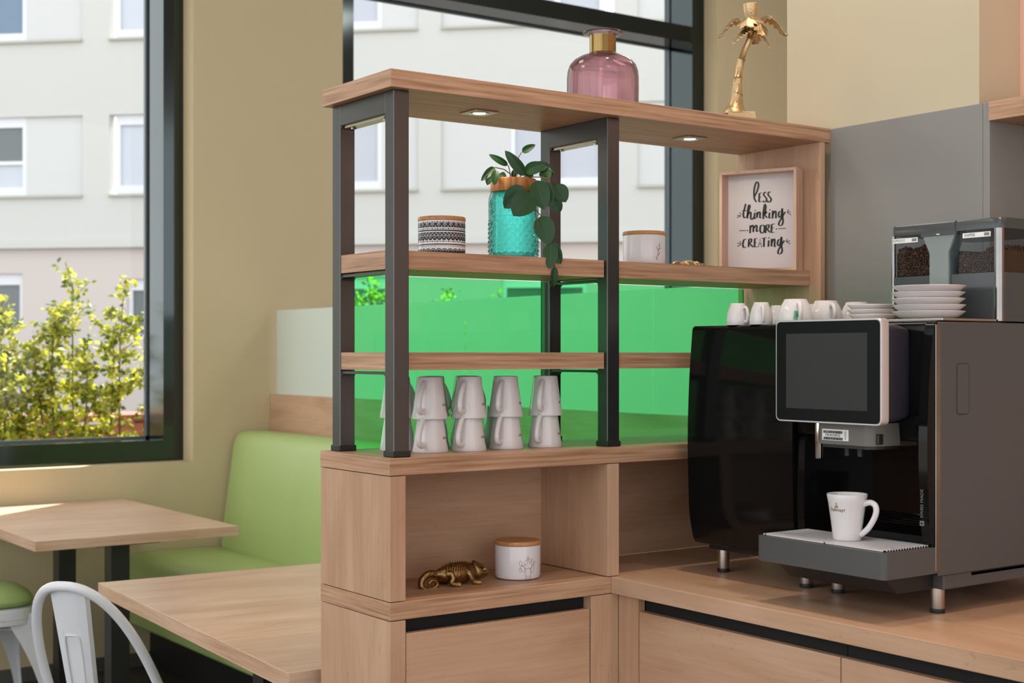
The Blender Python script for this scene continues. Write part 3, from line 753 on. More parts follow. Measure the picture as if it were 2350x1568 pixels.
def beans(y0, y1, h0, h1, par):
    hp_ = MB()
    hp_.add([(HX0+.012, y0, 1.839), (HX0+.012, y1, 1.839), (HX0+.012, y1, h1-.006), (HX0+.012, y0, h0-.006), (HX1-.02, y0, 1.839), (HX1-.02, y1, 1.839), (HX1-.02, y1, h1-.004), (HX1-.02, y0, h0-.004)],
            [(0, 1, 2, 3), (7, 6, 5, 4), (3, 2, 6, 7), (0, 3, 7, 4), (1, 5, 6, 2)])
    def bean(x, y, z):
        R_ = Matrix.Rotation(random.random()*6, 3, 'X') @ Matrix.Rotation(random.random()*6, 3, 'Y')
        hp_.ellipsoid((x, y, z), (.0052, .0038, .003), 6, 4, R_)
    y = min(y0, y1)+.004
    while y < max(y0, y1)-.002:
        t = (y-y0)/(y1-y0); top = h0+(h1-h0)*t+.004*math.sin(9*t)
        z = 1.843
        while z < top:
            bean(HX0+.0095+random.random()*.003, y+random.uniform(-.002, .002), z+random.uniform(-.0015, .0015)); z += .0058
        for q in range(4): bean(HX0+.016+q*.02+random.random()*.015, y, top-.001+random.random()*.004)
        y += .0068
    for q in range(28):
        x = HX0+.014+q*.0098; z = 1.843
        yy = min(y0, y1)
        if yy > -.79+.05: break
        while z < h0+.004: bean(x, yy+.006, z+random.uniform(-.001, .001)); z += .0058
    o = obj('coffee_beans', hp_, M['bean'], par); o['kind'] = 'stuff'; return o
beans(-.606, -.512, 1.905, 1.900, cm); beans(-.792, -.682, 1.893, 1.876, cm)
for yc, body in [(-.543, 'ESPRESSO'), (-.737, 'KAFFEE')]:
    lb = obj('label_strip', MB().box(HX0-.0012, HX0-.0002, yc-.037, yc+.035, 1.9165, 1.9275), M['white'], cm)
    obj('label_lettering', wall_text(text_mb(body, .0085), HX0-.0016, yc+.016, 1.9222), M['printblack'] if body == 'KAFFEE' else M['printgrey'], lb)
    sm = MB()
    for q in range(3): sm.box(HX0-.0017, HX0-.0012, yc-.034, yc-.021, 1.9195+q*.0022, 1.9208+q*.0022)
    obj('label_mark', sm, M['printblack'], lb)

# ------------------------------------------------------------------ mugs
MH = .098
mug_prof = [(0, .004), (.023, .004), (.026, 0), (.0288, .0005), (.0300, .004), (.0318, .022), (.0358, .052), (.0395, .078), (.0428, .0955), (.0422, .098), (.0408, .0972), (.0388, .086), (.0335, .05), (.0288, .015), (.025, .009), (0, .0075)]
def rad_at(prof, z):
    o = prof[3:10]
    for (r0, z0), (r1, z1) in zip(o, o[1:]):
        if z0 <= z <= z1: return r0+(r1-r0)*(z-z0)/(z1-z0)
    return o[-1][0]
hpth = [(.037, .0775), (.047, .0815), (.056, .0815), (.063, .0765), (.0655, .066), (.0625, .053), (.056, .040), (.048, .028), (.039, .019), (.030, .0125)]
def smooth_path(P, sub=4):
    Q = []
    for i in range(len(P)-1):
        p0, p1, p2, p3 = [Vector(P[min(max(j, 0), len(P)-1)]) for j in (i-1, i, i+1, i+2)]
        for k in range(sub):
            t = k/sub; Q.append(.5*((2*p1)+(p2-p0)*t+(2*p0-5*p1+4*p2-p3)*t*t+(3*p1-p0-3*p2+p3)*t**3))
    Q.append(Vector(P[-1])); return Q
def crown_strokes():
    return [[(-.003, .008), (0, .012), (.003, .008), (-.003, .008)], [(-.004, .007), (.004, .007)], [(-.004, .005), (.004, .005)], [(0, .012), (0, .0155)], [(-.0015, .014), (.0015, .014)]]
def make_mug(inv, label):
    c = thing('mug', (0, 0, 0), label, 'mug')
    F_ = (lambda p: (p[0], -p[1], MH-p[2])) if inv else (lambda p: p)
    def fl(mb): mb.v = [F_(p) for p in mb.v]; return mb
    b = obj('body', fl(MB().lathe(mug_prof, 56)), M['porcelain'], c, 40)
    obj('handle', fl(MB().tube([(p.x, 0, p.y) for p in smooth_path(hpth)], .0064, 12, True, 1.0, (0, 1, 0))), M['porcelain'], c, 60)
    wa = math.radians(-100)
    def wrap(x, y):
        z = .066+y; r = rad_at(mug_prof, z)+.0003; a = wa+x/r
        return (r*math.cos(a), r*math.sin(a), z)
    tm = text_mb('Dallmayr', .0105, bold=.0001)
    pr = MB().add([wrap(p[0], p[1]) for p in tm.v], tm.f)
    for s_ in crown_strokes(): pr.ribbon(s_, .0011, wrap)
    obj('printed_logo', fl(pr), M['printbrown'], c)
    return c
def toward(o, x, y, deg):
    """angle for a handle turned deg to the right of the line towards the viewer's side of the room"""
    a = math.atan2(-2.64367-y, -1.56358-x)
    return a+math.radians(deg)
mg = make_mug(False, 'upright white mug standing on the drip grille of the coffee machine')
mg.location = (.752, -.632, 1.2646); mg.rotation_euler = (0, 0, toward(0, .752, -.63, 66)); mg['group'] = 'white logo mugs'
im = make_mug(True, 'x')
first = True
cols = [(.189, .138), (.287, .123), (.404, .134), (.52, .131)]
nm = ['at the left end of the front row, by the steel post', 'second from the left of the front row', 'third from the left of the front row', 'at the right end of the front row']
def place(x, y, z, deg, label):
    global first
    rz = toward(0, x, y, deg)
    if first: first = False; im.location = (x, y, z); im.rotation_euler = (0, 0, rz); im['label'] = label; im['group'] = 'white logo mugs'; return im
    return dup(im, (x, y, z), rz, label, 'white logo mugs')
for i, (x, y) in enumerate(cols):
    place(x, y, ZL+.0003, -24+2*i, 'lower upturned white mug '+nm[i])
    place(x+(.001 if i % 2 else -.002), y, ZL+.0003+.0775, -22+3*i, 'upper upturned white mug '+nm[i])
for i, (x, y) in enumerate([(.155, .232), (.255, .236), (.352, .229)]):
    q = ['at the left end of the back row', 'in the middle of the back row', 'at the right end of the stacked back row'][i]
    place(x, y, ZL+.0003, 150, 'lower upturned white mug '+q); place(x, y, ZL+.0003+.0775, 140, 'upper upturned white mug '+q)
place(.45, .235, ZL+.0003, 150, 'single upturned white mug behind the front row, right of the stacks')

# ------------------------------------------------------------------ cups and saucers on the machine
def make_cup(R_, H_, name, label):
    c = thing(name, (0, 0, 0), label, 'cup')
    p = [(0, H_), (.60*R_, H_), (.64*R_, H_-.001), (.66*R_, H_-.004), (.80*R_, H_*.76), (.95*R_, H_*.46), (R_, H_*.22), (.985*R_, .001), (.965*R_, 0), (.94*R_, .001), (.955*R_, H_*.22), (.90*R_, H_*.46), (.74*R_, H_*.76), (.5*R_, H_-.009), (0, H_-.008)]
    obj('body', MB().lathe(p, 48), M['porcelain'], c, 40)
    hh = [(.80*R_, .76), (1.0*R_, .82), (1.24*R_, .72), (1.36*R_, .50), (1.32*R_, .28), (1.2*R_, .14), (1.0*R_, .18)]
    obj('handle', MB().tube([(q.x, 0, q.y*H_) for q in smooth_path(hh)], .0042*R_/.04+.0008, 10, True, 1.0, (0, 1, 0)), M['porcelain'], c, 60)
    return c
espc = make_cup(.0275, .053, 'espresso_cup', '')
capc = make_cup(.0415, .058, 'cappuccino_cup', '')
eg, cg = 'upturned espresso cups', 'upturned cappuccino cups'
for i, (x, y, d, l) in enumerate([(.86, -.196, 40, 'upturned white espresso cup at the far left on the black cooler'), (.86, -.274, 8, 'upturned white espresso cup second from the left, handle to the front'), (1.05, -.148, 120, 'upturned white espresso cup half hidden behind the cup with the green tag')]):
    if i == 0: espc.location = (x, y, TOP+.0003); espc.rotation_euler = (0, 0, toward(0, x, y, d)); tag(espc, l, 'cup', eg)
    else: dup(espc, (x, y, TOP+.0003), toward(0, x, y, d), l, eg)
for i, (x, y, d, l) in enumerate([(.875, -.370, 12, 'upturned white cappuccino cup with a green tea tag'), (1.006, -.345, 22, 'upturned white cappuccino cup right of the one with the green tag'), (1.14, -.325, 100, 'upturned white cappuccino cup behind the short saucer stack'), (1.165, -.165, 140, 'upturned white cappuccino cup mostly hidden at the back of the cooler')]):
    if i == 0: capc.location = (x, y, TOP+.0003); capc.rotation_euler = (0, 0, toward(0, x, y, d)); tag(capc, l, 'cup', cg)
    else: dup(capc, (x, y, TOP+.0003), toward(0, x, y, d), l, cg)
# tea bag tag on the first cappuccino cup
ta = toward(0, .875, -.37, 2); tx_, ty_ = .875+.0445*math.cos(ta), -.37+.0445*math.sin(ta)
tt = thing('tea_tag', (tx_, ty_, 1.738), 'small green paper tea tag on a string', 'tag')
rd = Vector((math.cos(ta), math.sin(ta), 0)); td = Vector((-math.sin(ta), math.cos(ta), 0))
def tpos(u, v, o=0): return tuple(Vector((tx_, ty_, 1.738))+td*u+rd*o+Vector((0, 0, v)))
card = rpoly([(-.0065, .002), (.0055, 0), (.0065, .021), (-.0045, .023)], .003, 3)
obj('card', MB().rings([[tpos(a, b, 0) for a, b in card], [tpos(a, b, .0006) for a, b in card]]), mat('green tag paper', lin((110, 178, 136)), .6), tt)
obj('string', MB().tube([tpos(0, .014, .0012), tpos(.006, .006, .0014), tpos(.012, -.002, .0014), tpos(.016, -.007, 0)], .0007, 6), mat('dark tag string', lin((40, 60, 46)), .8), tt)
pr = MB().ribbon([(-.002, .018), (.002, .017), (.002, .011), (-.002, .010), (.001, .006)], .001, lambda a, b: tpos(a, b, .0009)); obj('tag_print', pr, mat('dark green print', lin((30, 90, 54)), .6), tt)
def saucer(R_, label, dz):
    p = [(0, .002), (.5*R_, .002), (.52*R_, 0), (.58*R_, 0), (.62*R_, .001), (.82*R_, dz*.42), (.97*R_, dz+.0012), (R_, dz+.0030), (.985*R_, dz+.0038), (.955*R_, dz+.0032), (.80*R_, dz+.0004), (.6*R_, dz-.0001), (0, dz-.0001)]
    return tag(obj('saucer', MB().lathe(p, 64), M['porcelain'], None, 40), label, 'saucer')
random.seed(5)
def sstack(R_, x, y, z, n, dz, g, words):
    s0 = None
    for k in range(n):
        l = words[k]
        if s0 is None: s0 = saucer(R_, l, dz); o = s0
        else: o = s0.copy(); COL.objects.link(o); o['label'] = l
        o['group'] = g; o.location = (x+random.uniform(-.0025, .0025), y+random.uniform(-.0025, .0025), z+k*dz); o.rotation_euler = (0, 0, random.random()*6)
SAZ = TOP+.0056
sstack(.0785, .949, -.69, SAZ, 5, .0138, 'tall saucer stack', ['bottom saucer of the tall stack in front of the hopper', 'second saucer from the bottom of the tall stack', 'middle saucer of the tall stack of five', 'fourth saucer up in the tall stack', 'top saucer of the tall stack in front of the hopper'])
sstack(.0535, .967, -.519, SAZ, 3, .0112, 'short saucer stack', ['bottom saucer of the short stack behind the touch screen', 'middle saucer of the short stack behind the touch screen', 'top saucer of the short stack behind the touch screen'])

# ------------------------------------------------------------------ canisters
VR = Matrix.Rotation(YAW-PI/2, 4, 'Z')          # local x = viewer's right, y = away, for decor set out facing the room
def cyl_wrap(cx, cy, z0, r, deg):
    a0 = math.atan2(-2.64367-cy, -1.56358-cx)+math.radians(deg)
    return lambda x, y: (cx+(r+.0003)*math.cos(a0+x/r), cy+(r+.0003)*math.sin(a0+x/r), z0+y)
def canister(cx, cy, z0, r, h, label, lid='bamboo', lidup=False):
    t = thing('canister', (cx, cy, z0), label, 'canister')
    b = obj('body', MB().lathe([(0, .0003), (r*.86, .0003), (r*.96, .003), (r, .010), (r, h-.012), (r*.99, h-.0105), (r*.93, h-.0105), (r*.93, .006), (0, .006)], 64, (cx, cy, z0)), M['ceramic'], t, 40)
    obj('lid', MB().lathe([(0, h-.013), (r*.9, h-.013), (r*.9, h-.0102), (r*1.0, h-.0102), (r*1.02, h-.008), (r*1.02, h-.003), (r*.99, h), (0, h+.0005)], 64, (cx, cy, z0)), M[lid], t, 40)
    return t
CR = .0555
c1 = canister(.225, .145, 1.8923, CR, .0905, 'white canister with black ornamental bands on the upper shelf')
wr = cyl_wrap(.225, .145, 1.8923, CR, 0); pm = MB()
per = 2*PI*CR
def bandy(y0, y1, x0=-per/2*.98, x1=per/2*.98, n=72):
    for k in range(n):
        a, b = x0+(x1-x0)*k/n, x0+(x1-x0)*(k+1)/n
        pm.add([wr(a, y0), wr(b, y0), wr(b, y1), wr(a, y1)], [(0, 1, 2, 3)])
def dots(y, n, r):
    for k in range(n):
        x = -per/2+per*(k+.5)/n; rr = r*(1.0 if k % 2 else .7)
        pm.add([wr(x+rr*math.cos(q), y+rr*math.sin(q)) for q in [2*PI*j/8 for j in range(8)]], [tuple(range(8))])
    bandy(y-.0003, y+.0003)
def ring(x, y, r0, r1, a0=0, a1=PI, n=9):
    A = [a0+(a1-a0)*k/n for k in range(n+1)]
    vs = [wr(x+r1*math.cos(a), y+r1*math.sin(a)) for a in A]+[wr(x+r0*math.cos(a), y+r0*math.sin(a)) for a in A]
    pm.add(vs, [(k, k+1, n+2+k, n+1+k) for k in range(n)])
dots(.0755, 54, .0016); dots(.0600, 54, .0016); dots(.0305, 54, .0016)
bandy(.0636, .0738)
bandy(.0545, .0575); bandy(.0437, .0518); bandy(.0375, .0428)
for k in range(32):
    x = -per/2+per*(k+.5)/32; ring(x, .0380, .0002, .0052, PI, 2*PI)
bandy(.0225, .0250); bandy(.0196, .0204)
for k in range(26):
    x = -per/2+per*(k+.5)/26; ring(x, .0075, .0048, .0068); ring(x, .0075, 0.0002, .0034)
bandy(.0030, .0074)
pb = obj('printed_bands', pm, M['printblack'], c1)
pm = MB(); wr_ = wr
def wr(x, y):
    p = Vector(wr_(x, y)); q = Vector((p.x-.225, p.y-.145, 0)); q.normalize(); return tuple(p+q*.0003)
for k in range(24):
    x = -per/2+per*(k+.5)/24
    ring(x, .0687, .0018, .0026, .5, 2*PI, 10); ring(x, .0687, .0038, .0045, 0, PI, 9); ring(x+per/48, .0660, .0004, .0012, 0, 2*PI, 7)
for k in range(40):
    x = -per/2+per*(k+.5)/40; w_ = per/40
    pm.ribbon([(x-w_/2, .0446), (x, .0505), (x+w_/2, .0446)], .0010, wr)
for k in range(32):
    x = -per/2+per*(k+.5)/32; ring(x, .0405, .0020, .0028, PI, 2*PI)
bandy(.0425, .0430)
obj('light_ornament', pm, M['ceramic'], pb)
c2 = canister(.86, .15, 1.8923, .0555, .089, 'plain white canister with fine twig print right of the middle post')
wr2 = cyl_wrap(.86, .15, 1.8923, .0555, 42); tw = MB()
for st in [[(-.006, .012), (-.003, .024), (0, .036), (.003, .050), (.004, .058)], [(-.003, .024), (.003, .028), (.004, .034)], [(0, .036), (-.005, .042), (-.005, .048)], [(.001, .040), (.007, .044), (.009, .043)], [(-.005, .016), (-.009, .020)], [(.003, .050), (.007, .053)]]:
    tw.ribbon(st, .0011, wr2, 3)
obj('twig_print', tw, M['printblack'], c2)
c3 = canister(.432, .125, ZW+.0003, .0555, .092, 'white canister with cactus drawing and wooden lid in the cabinet niche')
wr3 = cyl_wrap(.432, .125, ZW, .0555, 27); cp = MB()
def oval(x, y, a, b, rot=0, w_=.0008):
    pts = []
    for k in range(25):
        q = 2*PI*k/24; u, v = a*math.cos(q), b*math.sin(q)
        pts.append((x+u*math.cos(rot)-v*math.sin(rot), y+u*math.sin(rot)+v*math.cos(rot)))
    cp.ribbon(pts, w_, wr3)
for a in [(0, .020, .008, .0105, 0), (-.014, .029, .0045, .008, .5), (.012, .027, .0045, .009, -.4), (-.019, .042, .003, .0065, .1), (-.006, .044, .0035, .007, -.5), (.004, .048, .003, .006, .3), (.012, .044, .003, .007, -.1), (.018, .041, .0025, .005, -.8), (-.020, .026, .003, .005, .2), (-.001, .055, .002, .004, 0)]: oval(*a)
for st in [[(-.007, .010), (-.008, .005), (0, .0035), (.007, .005), (.007, .010)], [(-.006, .028), (-.011, .033)], [(.006, .028), (.010, .034)], [(-.011, .036), (-.017, .037)], [(-.009, .037), (-.007, .039)], [(.012, .036), (.011, .039)]]: cp.ribbon(st, .0012, wr3)
obj('cactus_print', cp, M['printrose'], c3)

# ------------------------------------------------------------------ turquoise jar with plant
JX, JY, JZ = .448, .165, 1.8923
jt = thing('glass_jar', (JX, JY, JZ), 'turquoise cut glass jar with wooden collar on the upper shelf', 'jar')
jm = MB(); n = 144; prof = []
R0 = .0615
zs = [0, .002, .006, .010]+[.010+.0024*k for k in range(1, 60)]+[.155, .160, .164, .167]
outer = []
for z in zs:
    r = R0
    if z < .006: r = R0*(.93+.07*z/.006)
    if z > .150: r = R0-.006*((z-.150)/.017)**1.3
    outer.append((r, z))
vs = []; fs = []; m_ = len(outer)
for i in range(n):
    a = 2*PI*i/n
    for r, z in outer:
        d = 0
        cells = 20
        if .010 < z < .098:
            u = a/(2*PI)*cells; v = z/(.022); p, q = (u+v) % 1, (u-v) % 1
            d = .0052*(min(p, 1-p)*2)**.8*(min(q, 1-q)*2)**.8-.002
        elif .108 < z < .148:
            u = a/(2*PI)*cells*2; v = z/(.011); p, q = (u+v) % 1, (u-v) % 1
            d = .0030*(min(p, 1-p)*2)**.8*(min(q, 1-q)*2)**.8-.0012
        elif .099 <= z <= .107: d = .0008*math.sin((z-.099)/.008*4*PI)
        vs.append((JX+(r+d)*math.cos(a), JY+(r+d)*math.sin(a), JZ+z))
for i in range(n):
    j = (i+1) % n
    for k in range(m_-1): fs.append((i*m_+k, j*m_+k, j*m_+k+1, i*m_+k+1))
jm.add(vs, fs); jm.add([(JX+.93*R0*math.cos(2*PI*i/n), JY+.93*R0*math.sin(2*PI*i/n), JZ) for i in range(n)], [tuple(range(n))])
inn = [(0, .010), (.050, .010), (.0555, .016), (.0565, .03), (.0565, .145), (.052, .165), (.0555, .1672)]
jm.lathe(inn, 72, (JX, JY, JZ))
obj('glass_body', jm, M['teal'], jt, 30)
obj('collar', MB().lathe([(.053, .166), (.0555, .166), (.057, .168), (.057, .196), (.055, .199), (.050, .199), (.049, .196), (.049, .168)], 64, (JX, JY, JZ), True), M['acacia'], jt, 40)
obj('collar_ring', MB().lathe([(.0555, .1645), (.0565, .1655), (.0555, .1665)], 48, (JX, JY, JZ)), M['black'], jt, 40)
obj('inner_cup', MB().lathe([(0, .168), (.040, .168), (.046, .192), (.0488, .1955), (.0488, .19), (0, .184)], 40, (JX, JY, JZ)), M['twig'], jt, 40)
plant = thing('plant', (JX, JY, JZ+.2), 'trailing green plant with rounded leaves growing out of the turquoise jar', 'plant')
KP = 930.0
def lp(x, y, d):
    """picture-plane offset (in the zoom grid used while measuring) -> world, d = distance towards the room"""
    v = VR @ Vector((((x/4.356+1080)-1177)/KP, d, (585-(y/4.356+300))/KP))
    return Vector((JX, JY, JZ))+v
def leaf(x0, y0, d0, x1, y1, d1, wd, fold=.25, notch=.0):
    """rounded leaf from its base (x0, y0) to its tip (x1, y1); wd = width in the same grid"""
    A, B = lp(x0, y0, d0), lp(x1, y1, d1); ax = B-A; L_ = ax.length; axn = ax.normalized()
    view = (VR @ Vector((0, -1, 0))).to_3d()
    side = axn.cross(view).normalized(); nrm = side.cross(axn).normalized(); hw2 = wd/4.356/KP/2
    n_, mm = 9, 6; top = []; 
    for i in range(n_+1):
        t = i/n_; wv = hw2*(math.sin(PI*min(1, max(0, t))**.8))**.62 if 0 < t < 1 else 0
        for j in range(-mm//2, mm//2+1):
            u = j/(mm/2); lift = fold*abs(u)*wv-.10*L_*(t-.5)**2*2
            back = notch*L_*t**3*(1-abs(u))
            top.append(A+axn*(L_*t-back)+side*(wv*u)+nrm*lift)
    w1 = mm+1; tot = len(top); vs = top+[p-nrm*.0007 for p in top]; fs = []
    for i in range(n_):
        for j in range(mm):
            a = i*w1+j; fs.append((a, a+1, a+w1+1, a+w1)); fs.append((a+tot, a+w1+tot, a+w1+1+tot, a+1+tot))
        for j in (0, mm): a = i*w1+j; fs.append((a, a+w1, a+w1+tot, a+tot))
    o = obj('leaf', MB().add(vs, fs), M['leafdark'], plant, 50)
    vein = MB().tube([top[i*w1+mm//2]+nrm*.0003 for i in range(0, n_, 2)], .0005, 5); obj('vein', vein, M['leafvein'], o, 60)
M['leafvein'] = mat('leaf vein', lin((70, 110, 60)), .5)
LV = [ # base x,y,d, tip x,y,d, width
 (610, 610, -.095, 420, 840, -.11, 250, .2, .10), (520, 545, -.09, 330, 760, -.085, 190, .2, 0),
 (650, 480, -.085, 720, 775, -.10, 200, .15, .12), (745, 490, -.08, 790, 765, -.085, 110, .2, 0),
 (690, 830, -.085, 770, 1115, -.095, 205, .2, 0), (790, 1090, -.09, 775, 1350, -.10, 150, .2, 0), (775, 1090, -.085, 885, 1305, -.085, 135, .2, 0),
 (825, 1330, -.09, 815, 1530, -.08, 75, .5, 0), (840, 510, -.05, 940, 685, -.055, 165, .15, .05), (815, 650, -.055, 880, 790, -.05, 125, .15, 0),
 (530, 360, -.02, 740, 300, -.03, 130, .2, 0), (620, 290, 0, 830, 350, -.01, 120, .2, 0), (720, 350, -.02, 770, 455, -.045, 130, .2, 0), (700, 330, -.01, 815, 400, -.04, 90, .2, 0),
 (545, 415, -.03, 340, 175, -.05, 115, .15, 0), (370, 300, -.01, 178, 195, -.02, 70, .3, 0), (505, 160, .0, 638, 100, -.02, 75, .3, 0),
 (240, 325, -.03, 105, 470, -.05, 80, .4, 0), (195, 400, -.04, 165, 515, -.05, 75, .3, 0), (250, 365, -.05, 235, 520, -.065, 85, .2, 0), (285, 370, .0, 345, 450, -.02, 80, .3, 0), (420, 420, .0, 450, 320, .01, 70, .3, 0), (560, 420, .0, 600, 350, .02, 90, .2, 0)]
for l in LV: leaf(*l)
for pts in [[(400, 430, 0), (390, 385, -.01), (330, 345, -.02), (240, 330, -.03)], [(395, 430, .0), (385, 350, -.005), (370, 300, -.01)], [(420, 430, 0), (450, 250, 0), (505, 160, 0)], [(560, 420, -.03), (590, 520, -.075), (615, 650, -.09), (640, 780, -.088), (690, 830, -.086)],
            [(620, 730, -.09), (650, 880, -.09), (700, 1020, -.085), (760, 1090, -.088), (825, 1330, -.09)], [(600, 420, -.02), (700, 440, -.055), (780, 470, -.07), (840, 510, -.05)], [(780, 470, -.07), (800, 560, -.06), (815, 650, -.055)], [(470, 430, 0), (520, 425, -.02), (545, 415, -.03)], [(480, 430, 0), (500, 380, -.01), (530, 360, -.02), (620, 290, 0)]]:
    obj('stem', MB().tube([lp(*p) for p in pts], .0013, 6), M['stem'], plant, 60)

# ------------------------------------------------------------------ rose bottle and palm candle holder on top
bx_, by_, bz_ = .728, .16, ZT+.0003
bt = thing('glass_bottle', (bx_, by_, bz_), 'rose pink glass bottle vase with brass neck on the top board', 'vase')
ob = [(0, .003), (.060, .002), (.080, 0), (.089, .004), (.0925, .014), (.0928, .05), (.0928, .085), (.091, .104), (.085, .120), (.074, .132), (.058, .141), (.044, .146), (.036, .149), (.033, .153), (.0325, .193), (.034, .197), (.046, .199), (.051, .2015), (.0515, .204), (.049, .206), (.034, .2035), (.0295, .199), (.0290, .155), (.033, .147), (.055, .1375), (.072, .128), (.082, .117), (.0878, .102), (.0895, .085), (.0895, .016), (.084, .008), (0, .009)]
obj('glass_body', MB().lathe(ob, 96, (bx_, by_, bz_)), M['pink'], bt, 50)
obj('brass_neck', MB().lathe([(.0335, .150), (.0342, .150), (.0342, .1945), (.0335, .1945)], 64, (bx_, by_, bz_), True), M['brass'], bt, 40)
KQ = 880.0
px0, py0, pz0 = 1.112, .062, ZT+.0003
pt = thing('palm_candle_holder', (px0, py0, pz0), 'gold palm tree candle holder standing on the top board', 'candle holder')
def pp(x, z, d=0): return Vector((px0, py0, pz0))+(VR @ Vector((x, d, z*1.1)))
bs = MB()
for sgn in (1,): 
    q = [pp(-.030, 0, -.034), pp(.046, 0, -.034), pp(.046, 0, .034), pp(-.030, 0, .034), pp(-.028, .019, -.032), pp(.044, .019, -.032), pp(.044, .019, .032), pp(-.028, .019, .032)]
    bs.add(q, [(0, 3, 2, 1), (4, 5, 6, 7), (0, 1, 5, 4), (1, 2, 6, 5), (2, 3, 7, 6), (3, 0, 4, 7)])
obj('plinth', bs.xf(Matrix.Identity(4)), M['goldpale'], pt)
tk = [(-.005, .016, .036), (-.005, .022, .034), (-.004, .029, .027), (-.003, .035, .022), (-.001, .05, .0175), (.000, .066, .0150), (.001, .0667, .0165), (.001, .068, .0145), (.002, .09, .0125), (.003, .105, .0118), (.003, .1065, .0132), (.003, .108, .0115), (.007, .13, .0105), (.012, .148, .0098), (.0125, .1495, .0112), (.013, .151, .0096), (.022, .175, .009), (.034, .198, .0085), (.0345, .1995, .0098), (.035, .201, .0086), (.038, .215, .009), (.040, .222, .010)]
obj('trunk', MB().tube([pp(a, b) for a, b, c in tk], [c for a, b, c in tk], 18), M['goldpale'], pt, 60)
def frond(ang, L_, rise, droop, wd):
    n_ = 16; rows = []; a = math.radians(ang); dx, dy = math.cos(a), math.sin(a)
    for i in range(n_+1):
        t = i/n_; hx = L_*t; z = .224+rise*math.sin(PI*min(1, t*1.15)*.9)-droop*t*t
        wv = wd*(math.sin(PI*(.12+.86*t))**.7)*(1+.22*(1 if i % 2 else -1)*(1 if t > .15 else 0))
        c = Vector((.040+hx*dx, hx*dy, z)); s_ = Vector((-dy, dx, 0))
        rows.append([c-s_*wv-Vector((0, 0, wv*.55)), c, c+s_*wv-Vector((0, 0, wv*.55))])
    vs = []
    for r in rows:
        for p in r: vs.append(pp(p.x, p.z, p.y))
    tot = len(vs); vs += [v-Vector((0, 0, .0022)) for v in vs]; fs = []
    for i in range(n_):
        for j in range(2):
            q = i*3+j; fs.append((q, q+1, q+4, q+3)); fs.append((q+tot, q+3+tot, q+4+tot, q+1+tot))
        for j in (0, 2): q = i*3+j; fs.append((q, q+3, q+3+tot, q+tot))
    for i in (0, n_):
        for j in range(2): q = i*3+j; fs.append((q, q+1, q+1+tot, q+tot))
    obj('frond', MB().add(vs, fs), M['goldpale'], pt, 25)
for a in [(176, .092, .034, .026, .020), (6, .100, .040, .022, .021), (-62, .058, .022, .030, .024), (-118, .052, .030, .008, .026), (70, .06, .025, .03, .022), (-22, .055, .002, .055, .018), (208, .064, .004, .040, .017), (-92, .042, .03, .0, .024)]: frond(*a)
obj('candle_cup', MB().lathe([(0, .222), (.010, .222), (.012, .238), (.018, .248), (.0205, .268), (.0215, .277), (.0195, .278), (.0175, .262), (0, .256)], 24, tuple(pp(.038, .033))), M['goldpale'], pt, 50)
obj('crown', MB().ellipsoid(tuple(pp(.039, .228)), (.016, .016, .012), 14, 8), M['goldpale'], pt, 60)

